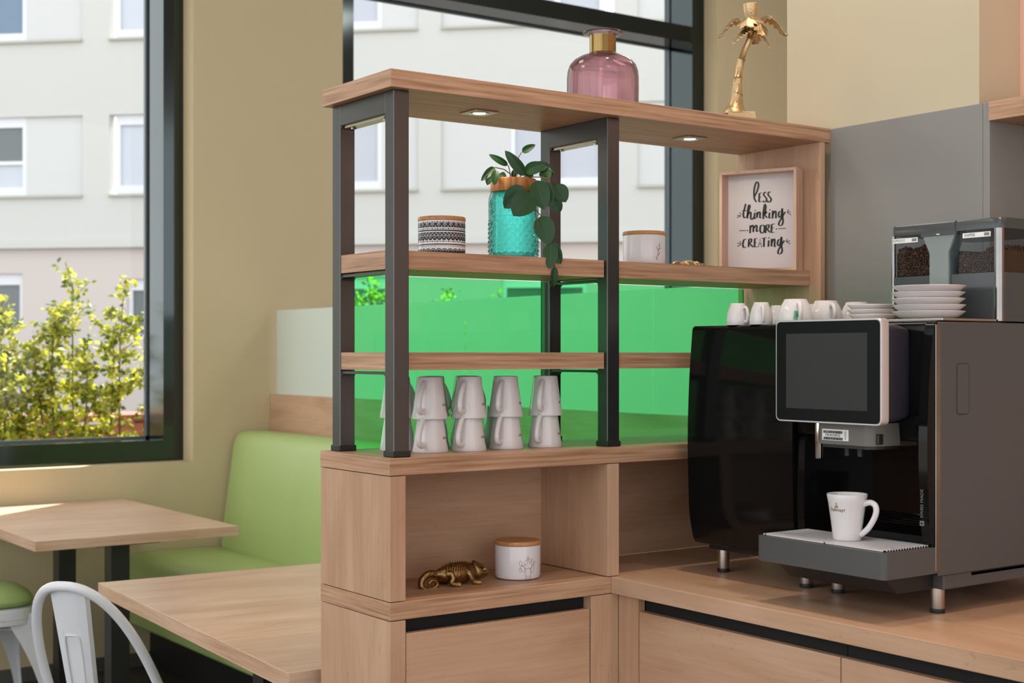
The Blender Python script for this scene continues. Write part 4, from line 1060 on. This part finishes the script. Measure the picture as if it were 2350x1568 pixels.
# ------------------------------------------------------------------ gold animals
def chameleon(cx, cy, z0, label, k=1.0, rz=0.0, zk=1.0, gm='gold'):
    t = thing('chameleon_figurine', (cx, cy, z0), label, 'figurine')
    def P_(zx, zy, y=0.0):
        v = Matrix.Rotation(rz, 3, 'Z') @ Vector(((zx-700)/5600*k, y*k, (890-zy)/6725*k*zk)); return Vector((cx, cy, z0))+v
    def loft(st, n=20, pw=1.0):
        R_ = []
        for zx, zt, zb, hw3 in st:
            mid = (zt+zb)/2; hh = (zb-zt)/2
            R_.append([P_(zx, mid-hh*math.cos(2*PI*q/n), hw3*math.sin(2*PI*q/n)*(1 if math.cos(2*PI*q/n) < 0 else .75+.25*(1-math.cos(2*PI*q/n)))) for q in range(n)])
        return MB().rings(R_)
    b = obj('body', loft([(400, 668, 725, .006), (440, 645, 745, .010), (500, 612, 795, .015), (560, 585, 838, .019), (620, 564, 856, .022), (680, 548, 868, .024), (740, 538, 872, .025), (800, 535, 872, .025), (870, 541, 868, .0235), (930, 556, 862, .021), (985, 572, 852, .018), (1030, 590, 842, .0165)]), M[gm], t, 60)
    cr2 = MB()
    for q in range(14):
        x = 520+q*35; zt = 600-65*math.sin(PI*(x-430)/620)
        cr2.ellipsoid(tuple(P_(x, zt-2, 0)), (.0026*k, .0016*k, .0026*k*zk), 8, 6)
    obj('back_crest', cr2, M[gm], b, 60)
    st = MB()
    for q in range(11):
        x = 590+q*36
        for s_ in (-1,):
            pts = []
            for w_ in range(5):
                a = .35+w_*.22; zt = 545+abs(x-790)*.09; mid = (zt+868)/2; hh = (868-zt)/2
                pts.append(P_(x-w_*16, mid-hh*math.cos(a), s_*.0245*(1-((x-770)/420)**2*.6)*math.sin(a)))
            st.tube(pts, .0011*k, 5)
    obj('flank_ridges', st, M[gm], b, 60)
    h = obj('head', loft([(1018, 560, 838, .010), (1032, 548, 846, .0165), (1070, 562, 850, .0185), (1110, 588, 850, .019), (1150, 612, 846, .018), (1190, 634, 838, .016), (1225, 664, 826, .0125), (1255, 700, 808, .009), (1275, 735, 785, .004)]), M[gm], t, 60)
    obj('casque', MB().add([P_(1036, 540, -.004), P_(1036, 540, .004), P_(1030, 620, -.015), P_(1030, 620, .015), P_(1180, 622, -.004), P_(1180, 622, .004), P_(1150, 660, -.0165), P_(1150, 660, .0165)],
        [(0, 1, 5, 4), (0, 4, 6, 2), (1, 3, 7, 5), (0, 2, 3, 1), (2, 6, 7, 3), (4, 5, 7, 6)]), M[gm], h)
    for s_ in (-1, 1):
        ey = MB(); c = P_(1162, 685, s_*.0165); a = Matrix.Rotation(rz, 3, 'Z')
        ey.ellipsoid(tuple(c), (.0068*k, .004*k, .0068*k*zk), 16, 10)
        ey.ellipsoid(tuple(P_(1164, 685, s_*.0195)), (.0036*k, .0024*k, .0036*k*zk), 12, 8)
        obj('eye', ey, M[gm], h, 60)
    obj('mouth_line', MB().tube([P_(1100, 760, -.0182), P_(1180, 756, -.0168), P_(1240, 752, -.011), P_(1268, 752, -.006)], .0009*k, 5), mat('dark gold crease', lin((70, 50, 26)), .5, metal=1), h)
    tl = smooth_path([tuple(P_(*p)) for p in [(440, 700, 0), (350, 682, -.001), (262, 712, -.003), (202, 782, -.005), (196, 858, -.007), (245, 908, -.009), (325, 918, -.010), (398, 893, -.010), (428, 845, -.010), (398, 792, -.010), (335, 785, -.010), (300, 822, -.010), (328, 850, -.010)]], 4)
    obj('tail', MB().tube(tl, [(.0095-.0065*i/(len(tl)-1))*k for i in range(len(tl))], 12, True, 1.0), M[gm], t, 60)
    for s_ in (-1, 1):
        for pts, nm_ in [([(560, 690, .017), (600, 700, .024), (612, 770, .027), (590, 830, .026), (650, 866, .028), (705, 870, .030)], 'leg'), ([(870, 690, .018), (880, 720, .024), (905, 790, .026), (935, 840, .026), (975, 866, .028), (1030, 872, .030)], 'leg')]:
            sp_ = smooth_path([tuple(P_(a, b_, s_*c)) for a, b_, c in pts], 3)
            obj(nm_, MB().tube(sp_, [(.0085-.0018*math.sin(PI*i/(len(sp_)-1))) * k for i in range(len(sp_))], 10), M[gm], t, 60)
    return t
chameleon(.242, .125, ZW+.0012, 'antique gold chameleon figurine with curled tail in the cabinet niche', 1.0, 0.0)
chameleon(1.02, .16, 1.8928, 'small low gold lizard figurine beside the framed saying', .62, 0.05, .62, 'goldpale').name = 'lizard_figurine'

# ------------------------------------------------------------------ framed saying
fa = Vector((1.2265, .2477, 1.8925)); ft = Vector((.403, -.915, 0)); fn_ = Vector((.915, .403, 0)); FW, FH = .227, .284
LEAN = .02
def fp(u, v, d): return tuple(fa+ft*u+Vector((0, 0, v))+fn_*(d+LEAN*v*0))
pf_ = thing('picture_frame', tuple(fa+ft*FW/2), 'pale wood framed hand lettered saying leaning in the shelf corner', 'picture')
def pbox(u0, u1, v0, v1, d0, d1):
    return MB().add([fp(u, v, d) for d in (d0, d1) for v in (v0, v1) for u in (u0, u1)], [(0, 1, 3, 2), (4, 6, 7, 5), (0, 4, 5, 1), (2, 3, 7, 6), (0, 2, 6, 4), (1, 5, 7, 3)])
fr_ = pbox(0, .008, 0, FH, 0, .055); 
for a in [(FW-.008, FW, 0, FH), (.008, FW-.008, 0, .008), (.008, FW-.008, FH-.008, FH)]: q = pbox(*a, 0, .055); fr_.add(q.v, q.f)
obj('frame', fr_, M['palewood'], pf_)
pa = obj('paper', pbox(.008, FW-.008, .008, FH-.008, .045, .052), M['paper'], pf_)
STR = {  # brush strokes of the saying, measured on the print
 'thick': [[(640,545),(612,500),(605,420),(612,340),(630,275),(650,255),(668,290),(660,350),(635,420),(606,470)], [(680,420),(675,545)], [(780,410),(755,405),(740,440),(760,470),(780,500),(770,540),(740,545),(735,525)],
   [(838,405),(815,402),(800,435),(820,470),(842,500),(832,540),(802,548),(795,525)], [(490,570),(470,650),(455,720),(465,770),(492,762)], [(505,760),(538,650),(548,600),(535,590),(520,650),(512,782)], [(515,740),(545,692),(562,702),(560,780),(580,795),(602,765)],
   [(617,700),(610,780),(630,778)], [(650,690),(645,775)], [(648,740),(672,690),(690,702),(688,770),(708,772)], [(735,790),(735,700),(750,600),(760,580),(770,620),(755,690),(738,720)], [(740,728),(775,682),(770,710),(750,726),(788,775)],
   [(822,700),(815,775),(838,772)], [(865,670),(862,785)], [(864,740),(892,682),(908,692),(908,782)], [(985,680),(955,690),(945,740),(960,770),(985,735),(995,640)], [(995,640),(1000,760),(1005,840),(985,885),(955,885),(950,850),(980,790),(1035,690)],
   [(555,880),(550,995)], [(555,920),(582,882),(596,900),(595,980)], [(598,930),(632,882),(646,900),(640,968),(668,958)], [(735,880),(700,890),(690,950),(710,995),(745,970),(750,900),(733,880)],
   [(775,880),(765,995)], [(775,880),(810,876),(806,920),(775,935)], [(785,935),(826,986)], [(850,870),(845,990)],
   [(497,1080),(465,1090),(450,1150),(460,1200),(492,1193)], [(535,1080),(528,1195)], [(535,1080),(566,1076),(565,1120),(535,1140)], [(540,1140),(592,1195)], [(615,1075),(612,1195)], [(745,1068),(742,1195)],
   [(810,1100),(805,1192)], [(850,1080),(848,1190)], [(850,1140),(876,1086),(893,1096),(890,1185),(908,1188)], [(975,1090),(945,1095),(930,1150),(945,1180),(970,1148),(985,1050)], [(985,1050),(985,1180),(995,1250),(975,1295),(945,1295),(938,1265),(965,1200),(1025,1105)]],
 'thin': [[(680,420),(716,412)], [(676,478),(706,472)], [(675,545),(712,538)], [(437,672),(506,668)], [(405,690),(426,728)], [(372,736),(420,740)], [(365,770),(420,744)], [(1082,655),(1062,690)], [(1062,695),(1110,690)], [(1062,700),(1116,735)],
   [(395,955),(495,957)], [(940,935),(1045,928)], [(850,870),(894,862)], [(848,925),(880,920)], [(845,990),(886,987)], [(615,1075),(652,1070)], [(613,1135),(641,1130)], [(612,1195),(652,1190)], [(665,1200),(690,1065),(710,1205)], [(672,1150),(706,1148)], [(710,1070),(780,1062)],
   [(405,1105),(428,1142)], [(370,1136),(420,1148)], [(368,1185),(425,1157)], [(1066,1085),(1048,1115)], [(1050,1120),(1102,1110)], [(1050,1124),(1106,1155)]],
 'dot': [(622,668), (826,660), (515,955), (915,937), (812,1065)]}
def sm(x, y):
    u = (x-237)/985; yt = 178-66*u; yb = 1525-20*u; v = (y-yt)/(yb-yt)
    return fp(.008+(FW-.016)*u, FH-.008-(FH-.016)*v, .0445)
ink = MB()
for s_ in STR['thick']: ink.ribbon(s_, lambda t, d: 11+15*abs(d.y)**1.5, sm, 4 if len(s_) > 2 else 0)
for s_ in STR['thin']: ink.ribbon(s_, 10, sm)
for x, y in STR['dot']: ink.add([sm(x+10*math.cos(2*PI*k/8), y+10*math.sin(2*PI*k/8)) for k in range(8)], [tuple(range(8))])
obj('lettering', ink, M['printblack'], pa)

# ------------------------------------------------------------------ outside: ground, hedge, bench, house
struct('ground', MB().box(-40, 60, 5.02, 45, -.4, -.05), M['ground'], 'pale paved ground outside the windows', 'ground')
random.seed(21)
def shrub(cx, cy, h, wd, nleaf, label):
    t = thing('hedge_shrub', (cx, cy, -.05), label, 'shrub', 'hedge shrubs outside the windows')
    st = MB(); tips = []
    for k in range(7):
        x, y = cx+random.uniform(-wd/2, wd/2)*.95, cy+random.uniform(-.12, .12); hh = h*random.uniform(.8, 1.05); pts = []
        lx, ly = random.uniform(-.12, .12), random.uniform(-.08, .08)
        for q in range(7):
            tt_ = q/6; pts.append((x+lx*tt_+.03*math.sin(5*tt_+k), y+ly*tt_, -.05+hh*tt_))
        st.tube(pts, [.012*(1-.75*q/6) for q in range(7)], 6)
        for q in range(22):
            tt_ = .25+.75*q/22; a = random.random()*2*PI; L_ = random.uniform(.12, .42)*(1.2-.75*tt_)
            b0 = Vector((x+lx*tt_+.03*math.sin(5*tt_+k), y+ly*tt_, -.05+hh*tt_)); b1 = b0+Vector((L_*math.cos(a), L_*.7*math.sin(a), random.uniform(-.02, .22)))
            st.tube([b0, (b0+b1)/2+Vector((0, 0, .02)), b1], .003, 4); tips.append((b0, b1))
        tips.append((Vector(pts[4]), Vector(pts[6])))
    obj('stems', st, M['twig'], t)
    lf = MB()
    for k in range(nleaf):
        b0, b1 = random.choice(tips); p = b0+(b1-b0)*random.uniform(.15, 1.05)+Vector((random.gauss(0, .025), random.gauss(0, .025), random.gauss(0, .02)))
        d = Vector((random.gauss(0, 1), random.gauss(0, 1), random.gauss(.1, .6))).normalized(); s_ = d.cross(Vector((random.gauss(0, 1), random.gauss(0, 1), random.gauss(0, 1)))).normalized()
        L_ = random.uniform(.035, .065); w_ = L_*.32; n_ = d.cross(s_)*L_*.08
        lf.add([p, p+d*L_*.5+s_*w_+n_, p+d*L_, p+d*L_*.5-s_*w_+n_], [(0, 1, 2, 3)])
    f = obj('foliage', lf, M['hedge'], t, recalc=False); f['kind'] = 'stuff'
hedge_words = ['leafy hedge shrub at the left picture edge outside the left window', 'leafy hedge shrub in the middle of the left window view', 'leafy hedge shrub against the right jamb of the left window', 'hedge shrub hidden behind the wall between the windows', 'hedge shrub whose tips show through the left bay of green glass', 'hedge shrub behind the green glass near the jar', 'hedge shrub behind the green glass at the middle post', 'hedge shrub behind the green glass right of the middle post']
for i, (x, h_, n_) in enumerate([(.74, 2.05, 5500), (1.38, 2.15, 5500), (2.02, 2.05, 6500), (2.6, 2.1, 2000), (3.5, 2.12, 4000), (4.3, 2.2, 4000), (5.15, 2.1, 3500), (6.0, 2.05, 2500)]):
    shrub(x, 6.8+.12*math.sin(i*2.1), h_, 1.0, n_, hedge_words[i])
ob_ = thing('garden_bench', (1.1, 8.1, -.05), 'reddish wooden garden bench behind the hedge', 'bench')
for a, b, z0, z1 in [(7.95, 8.5, 1.02, 1.07), (7.94, 7.97, .86, 1.0), (7.94, 7.97, .68, .82)]: obj('plank', MB().box(-1.2, 2.6, a, b, z0+.12, z1+.12, .005), M['redwood'], ob_)
for x in (-1.0, .8, 2.4): obj('bench_post', MB().box(x, x+.1, 8.0, 8.45, -.05, 1.14), M['redwood'], ob_)

# facade across the street, in its own axes: u along, z up, d outwards
fo_ = Vector((11.508, 24.888, 0)); fu = Vector((.72357, -.69025, 0)); fnv = Vector((-.69025, -.72357, 0))
def fq(u, z, d): return tuple(fo_+fu*u+fnv*d+Vector((0, 0, z)))
def fbox(u0, u1, z0, z1, d0, d1): return MB().add([fq(u, z, d) for d in (d0, d1) for z in (z0, z1) for u in (u0, u1)], [(0, 1, 3, 2), (4, 6, 7, 5), (0, 4, 5, 1), (2, 3, 7, 6), (0, 2, 6, 4), (1, 5, 7, 3)])
fb = thing('apartment_building', tuple(fo_+Vector((0, 0, -.05))), 'white rendered apartment building across the street', 'building')
UP = [(-8.2, -4.05, -7.2, -5.39), (-3.44, .55, -3.32, -1.6), (.95, 3.43, .95, 2.63), (3.92, 7.55, 5.38, 7.35), (8.04, 12.0, 9.3, 11.3)]   # recessed band and window spans
rows = [(5.12, 6.88), (8.52, 10.28), (11.9, 13.2)]
wl = MB(); us_ = [-14]
def wq(u0, u1, z0, z1): 
    q = fbox(u0, u1, z0, z1, -.3, 0); wl.add(q.v, q.f)
wq(-14, 16, 4.0, rows[0][0])
for ri, (z0, z1) in enumerate(rows):
    zn = rows[ri+1][0] if ri+1 < len(rows) else 14.0
    cur = -14
    for b0, b1, w0, w1 in UP: wq(cur, b0, z0, z1); cur = b1
    wq(cur, 16, z0, z1); wq(-14, 16, z1, zn)
obj('wall', wl, M['facade'], fb)
low = MB(); GW = [(-8.3, -5.46, 2.2, 3.44), (-3.04, -1.2, 2.0, 3.3), (1.6, 3.0, 2.0, 3.3), (5.2, 7.0, 2.0, 3.3), (9.2, 11, 2.0, 3.3)]
cur = -14
def lq(u0, u1, z0, z1): q = fbox(u0, u1, z0, z1, -.3, -.02); low.add(q.v, q.f)
for a, b, z0, z1 in GW: lq(cur, a, -.05, 3.98); lq(a, b, -.05, z0); lq(a, b, z1, 3.98); cur = b
lq(cur, 16, -.05, 3.98)
obj('lower_wall', low, M['facadelow'], fb)
cn = fbox(-14, 16, 3.98, 4.13, 0, .12); q = fbox(-14, 16, 4.13, 4.18, 0, .06); cn.add(q.v, q.f); obj('cornice', cn, M['facade'], fb)
gl = ['winblue', 'curtain', 'wingrey', 'wingrey', 'curtain']
for ri, (z0, z1) in enumerate(rows):
    for bi, (b0, b1, w0, w1) in enumerate(UP):
        if w0 > b0+.2: obj('infill_panel', fbox(b0, w0-.001, z0, z1, -.2, -.07), M['facadepanel'], fb)
        if b1 > w1+.2: obj('infill_panel', fbox(w1+.001, b1, z0, z1, -.2, -.07), M['facadepanel'], fb)
        obj('window_sill', fbox(b0, b1, z0-.03, z0+.02, -.06, .07), M['sillshade'], fb)
        wn = fbox(w0, w0+.1, z0+.02, z1, -.2, -.09)
        for aa in [(w1-.1, w1, z0+.02, z1), (w0+.1, w1-.1, z0+.02, z0+.22), (w0+.1, w1-.1, z1-.22, z1)]: q = fbox(*aa, -.2, -.09); wn.add(q.v, q.f)
        wo = obj('window', wn, M['sillwhite'], fb)
        um = (w0+w1)/2; q = fbox(um-.06, um+.06, z0+.22, z1-.22, -.2, -.09); 
        obj('mullion', q, M['sillwhite'], wo)
        if bi == 0 and ri == 0:
            for (uu0, uu1) in [(w0+.1, um-.06), (um-.06+.12, w1-.1)]:
                obj('pane', fbox(uu0, uu1, 5.92, z1-.22, -.19, -.15), M['windark'], wo); obj('pane', fbox(uu0, uu1, z0+.22, 5.84, -.19, -.15), M['curtain'], wo)
            obj('mullion', fbox(w0+.1, w1-.1, 5.84, 5.92, -.2, -.09), M['sillwhite'], wo)
        else:
            for (uu0, uu1) in [(w0+.1, um-.06), (um+.06, w1-.1)]: obj('pane', fbox(uu0, uu1, z0+.22, z1-.22, -.19, -.15), M[gl[bi]], wo)
for a, b, z0, z1 in GW:
    wn = fbox(a, a+.1, z0, z1, -.2, -.1)
    for aa in [(b-.1, b, z0, z1), (a+.1, b-.1, z0, z0+.1), (a+.1, b-.1, z1-.25, z1), ((a+b)/2-.05, (a+b)/2+.05, z0+.1, z1-.25)]: q = fbox(*aa, -.2, -.1); wn.add(q.v, q.f)
    wo = obj('window', wn, M['sillwhite'], fb)
    obj('pane', fbox(a+.1, b-.1, z0+.1, z1-.25, -.19, -.15), M['windark'], wo)

# ------------------------------------------------------------------ to metres
done = set()
for o in bpy.data.objects:
    o.location = Vector(o.location)*S
    if o.type == 'MESH' and o.data.name not in done:
        done.add(o.data.name); o.data.transform(Matrix.Scale(S, 4))
    if o.type == 'LIGHT' and o.data.type == 'AREA': o.data.size *= S; o.data.size_y *= S
cam_d.dof.focus_distance *= S
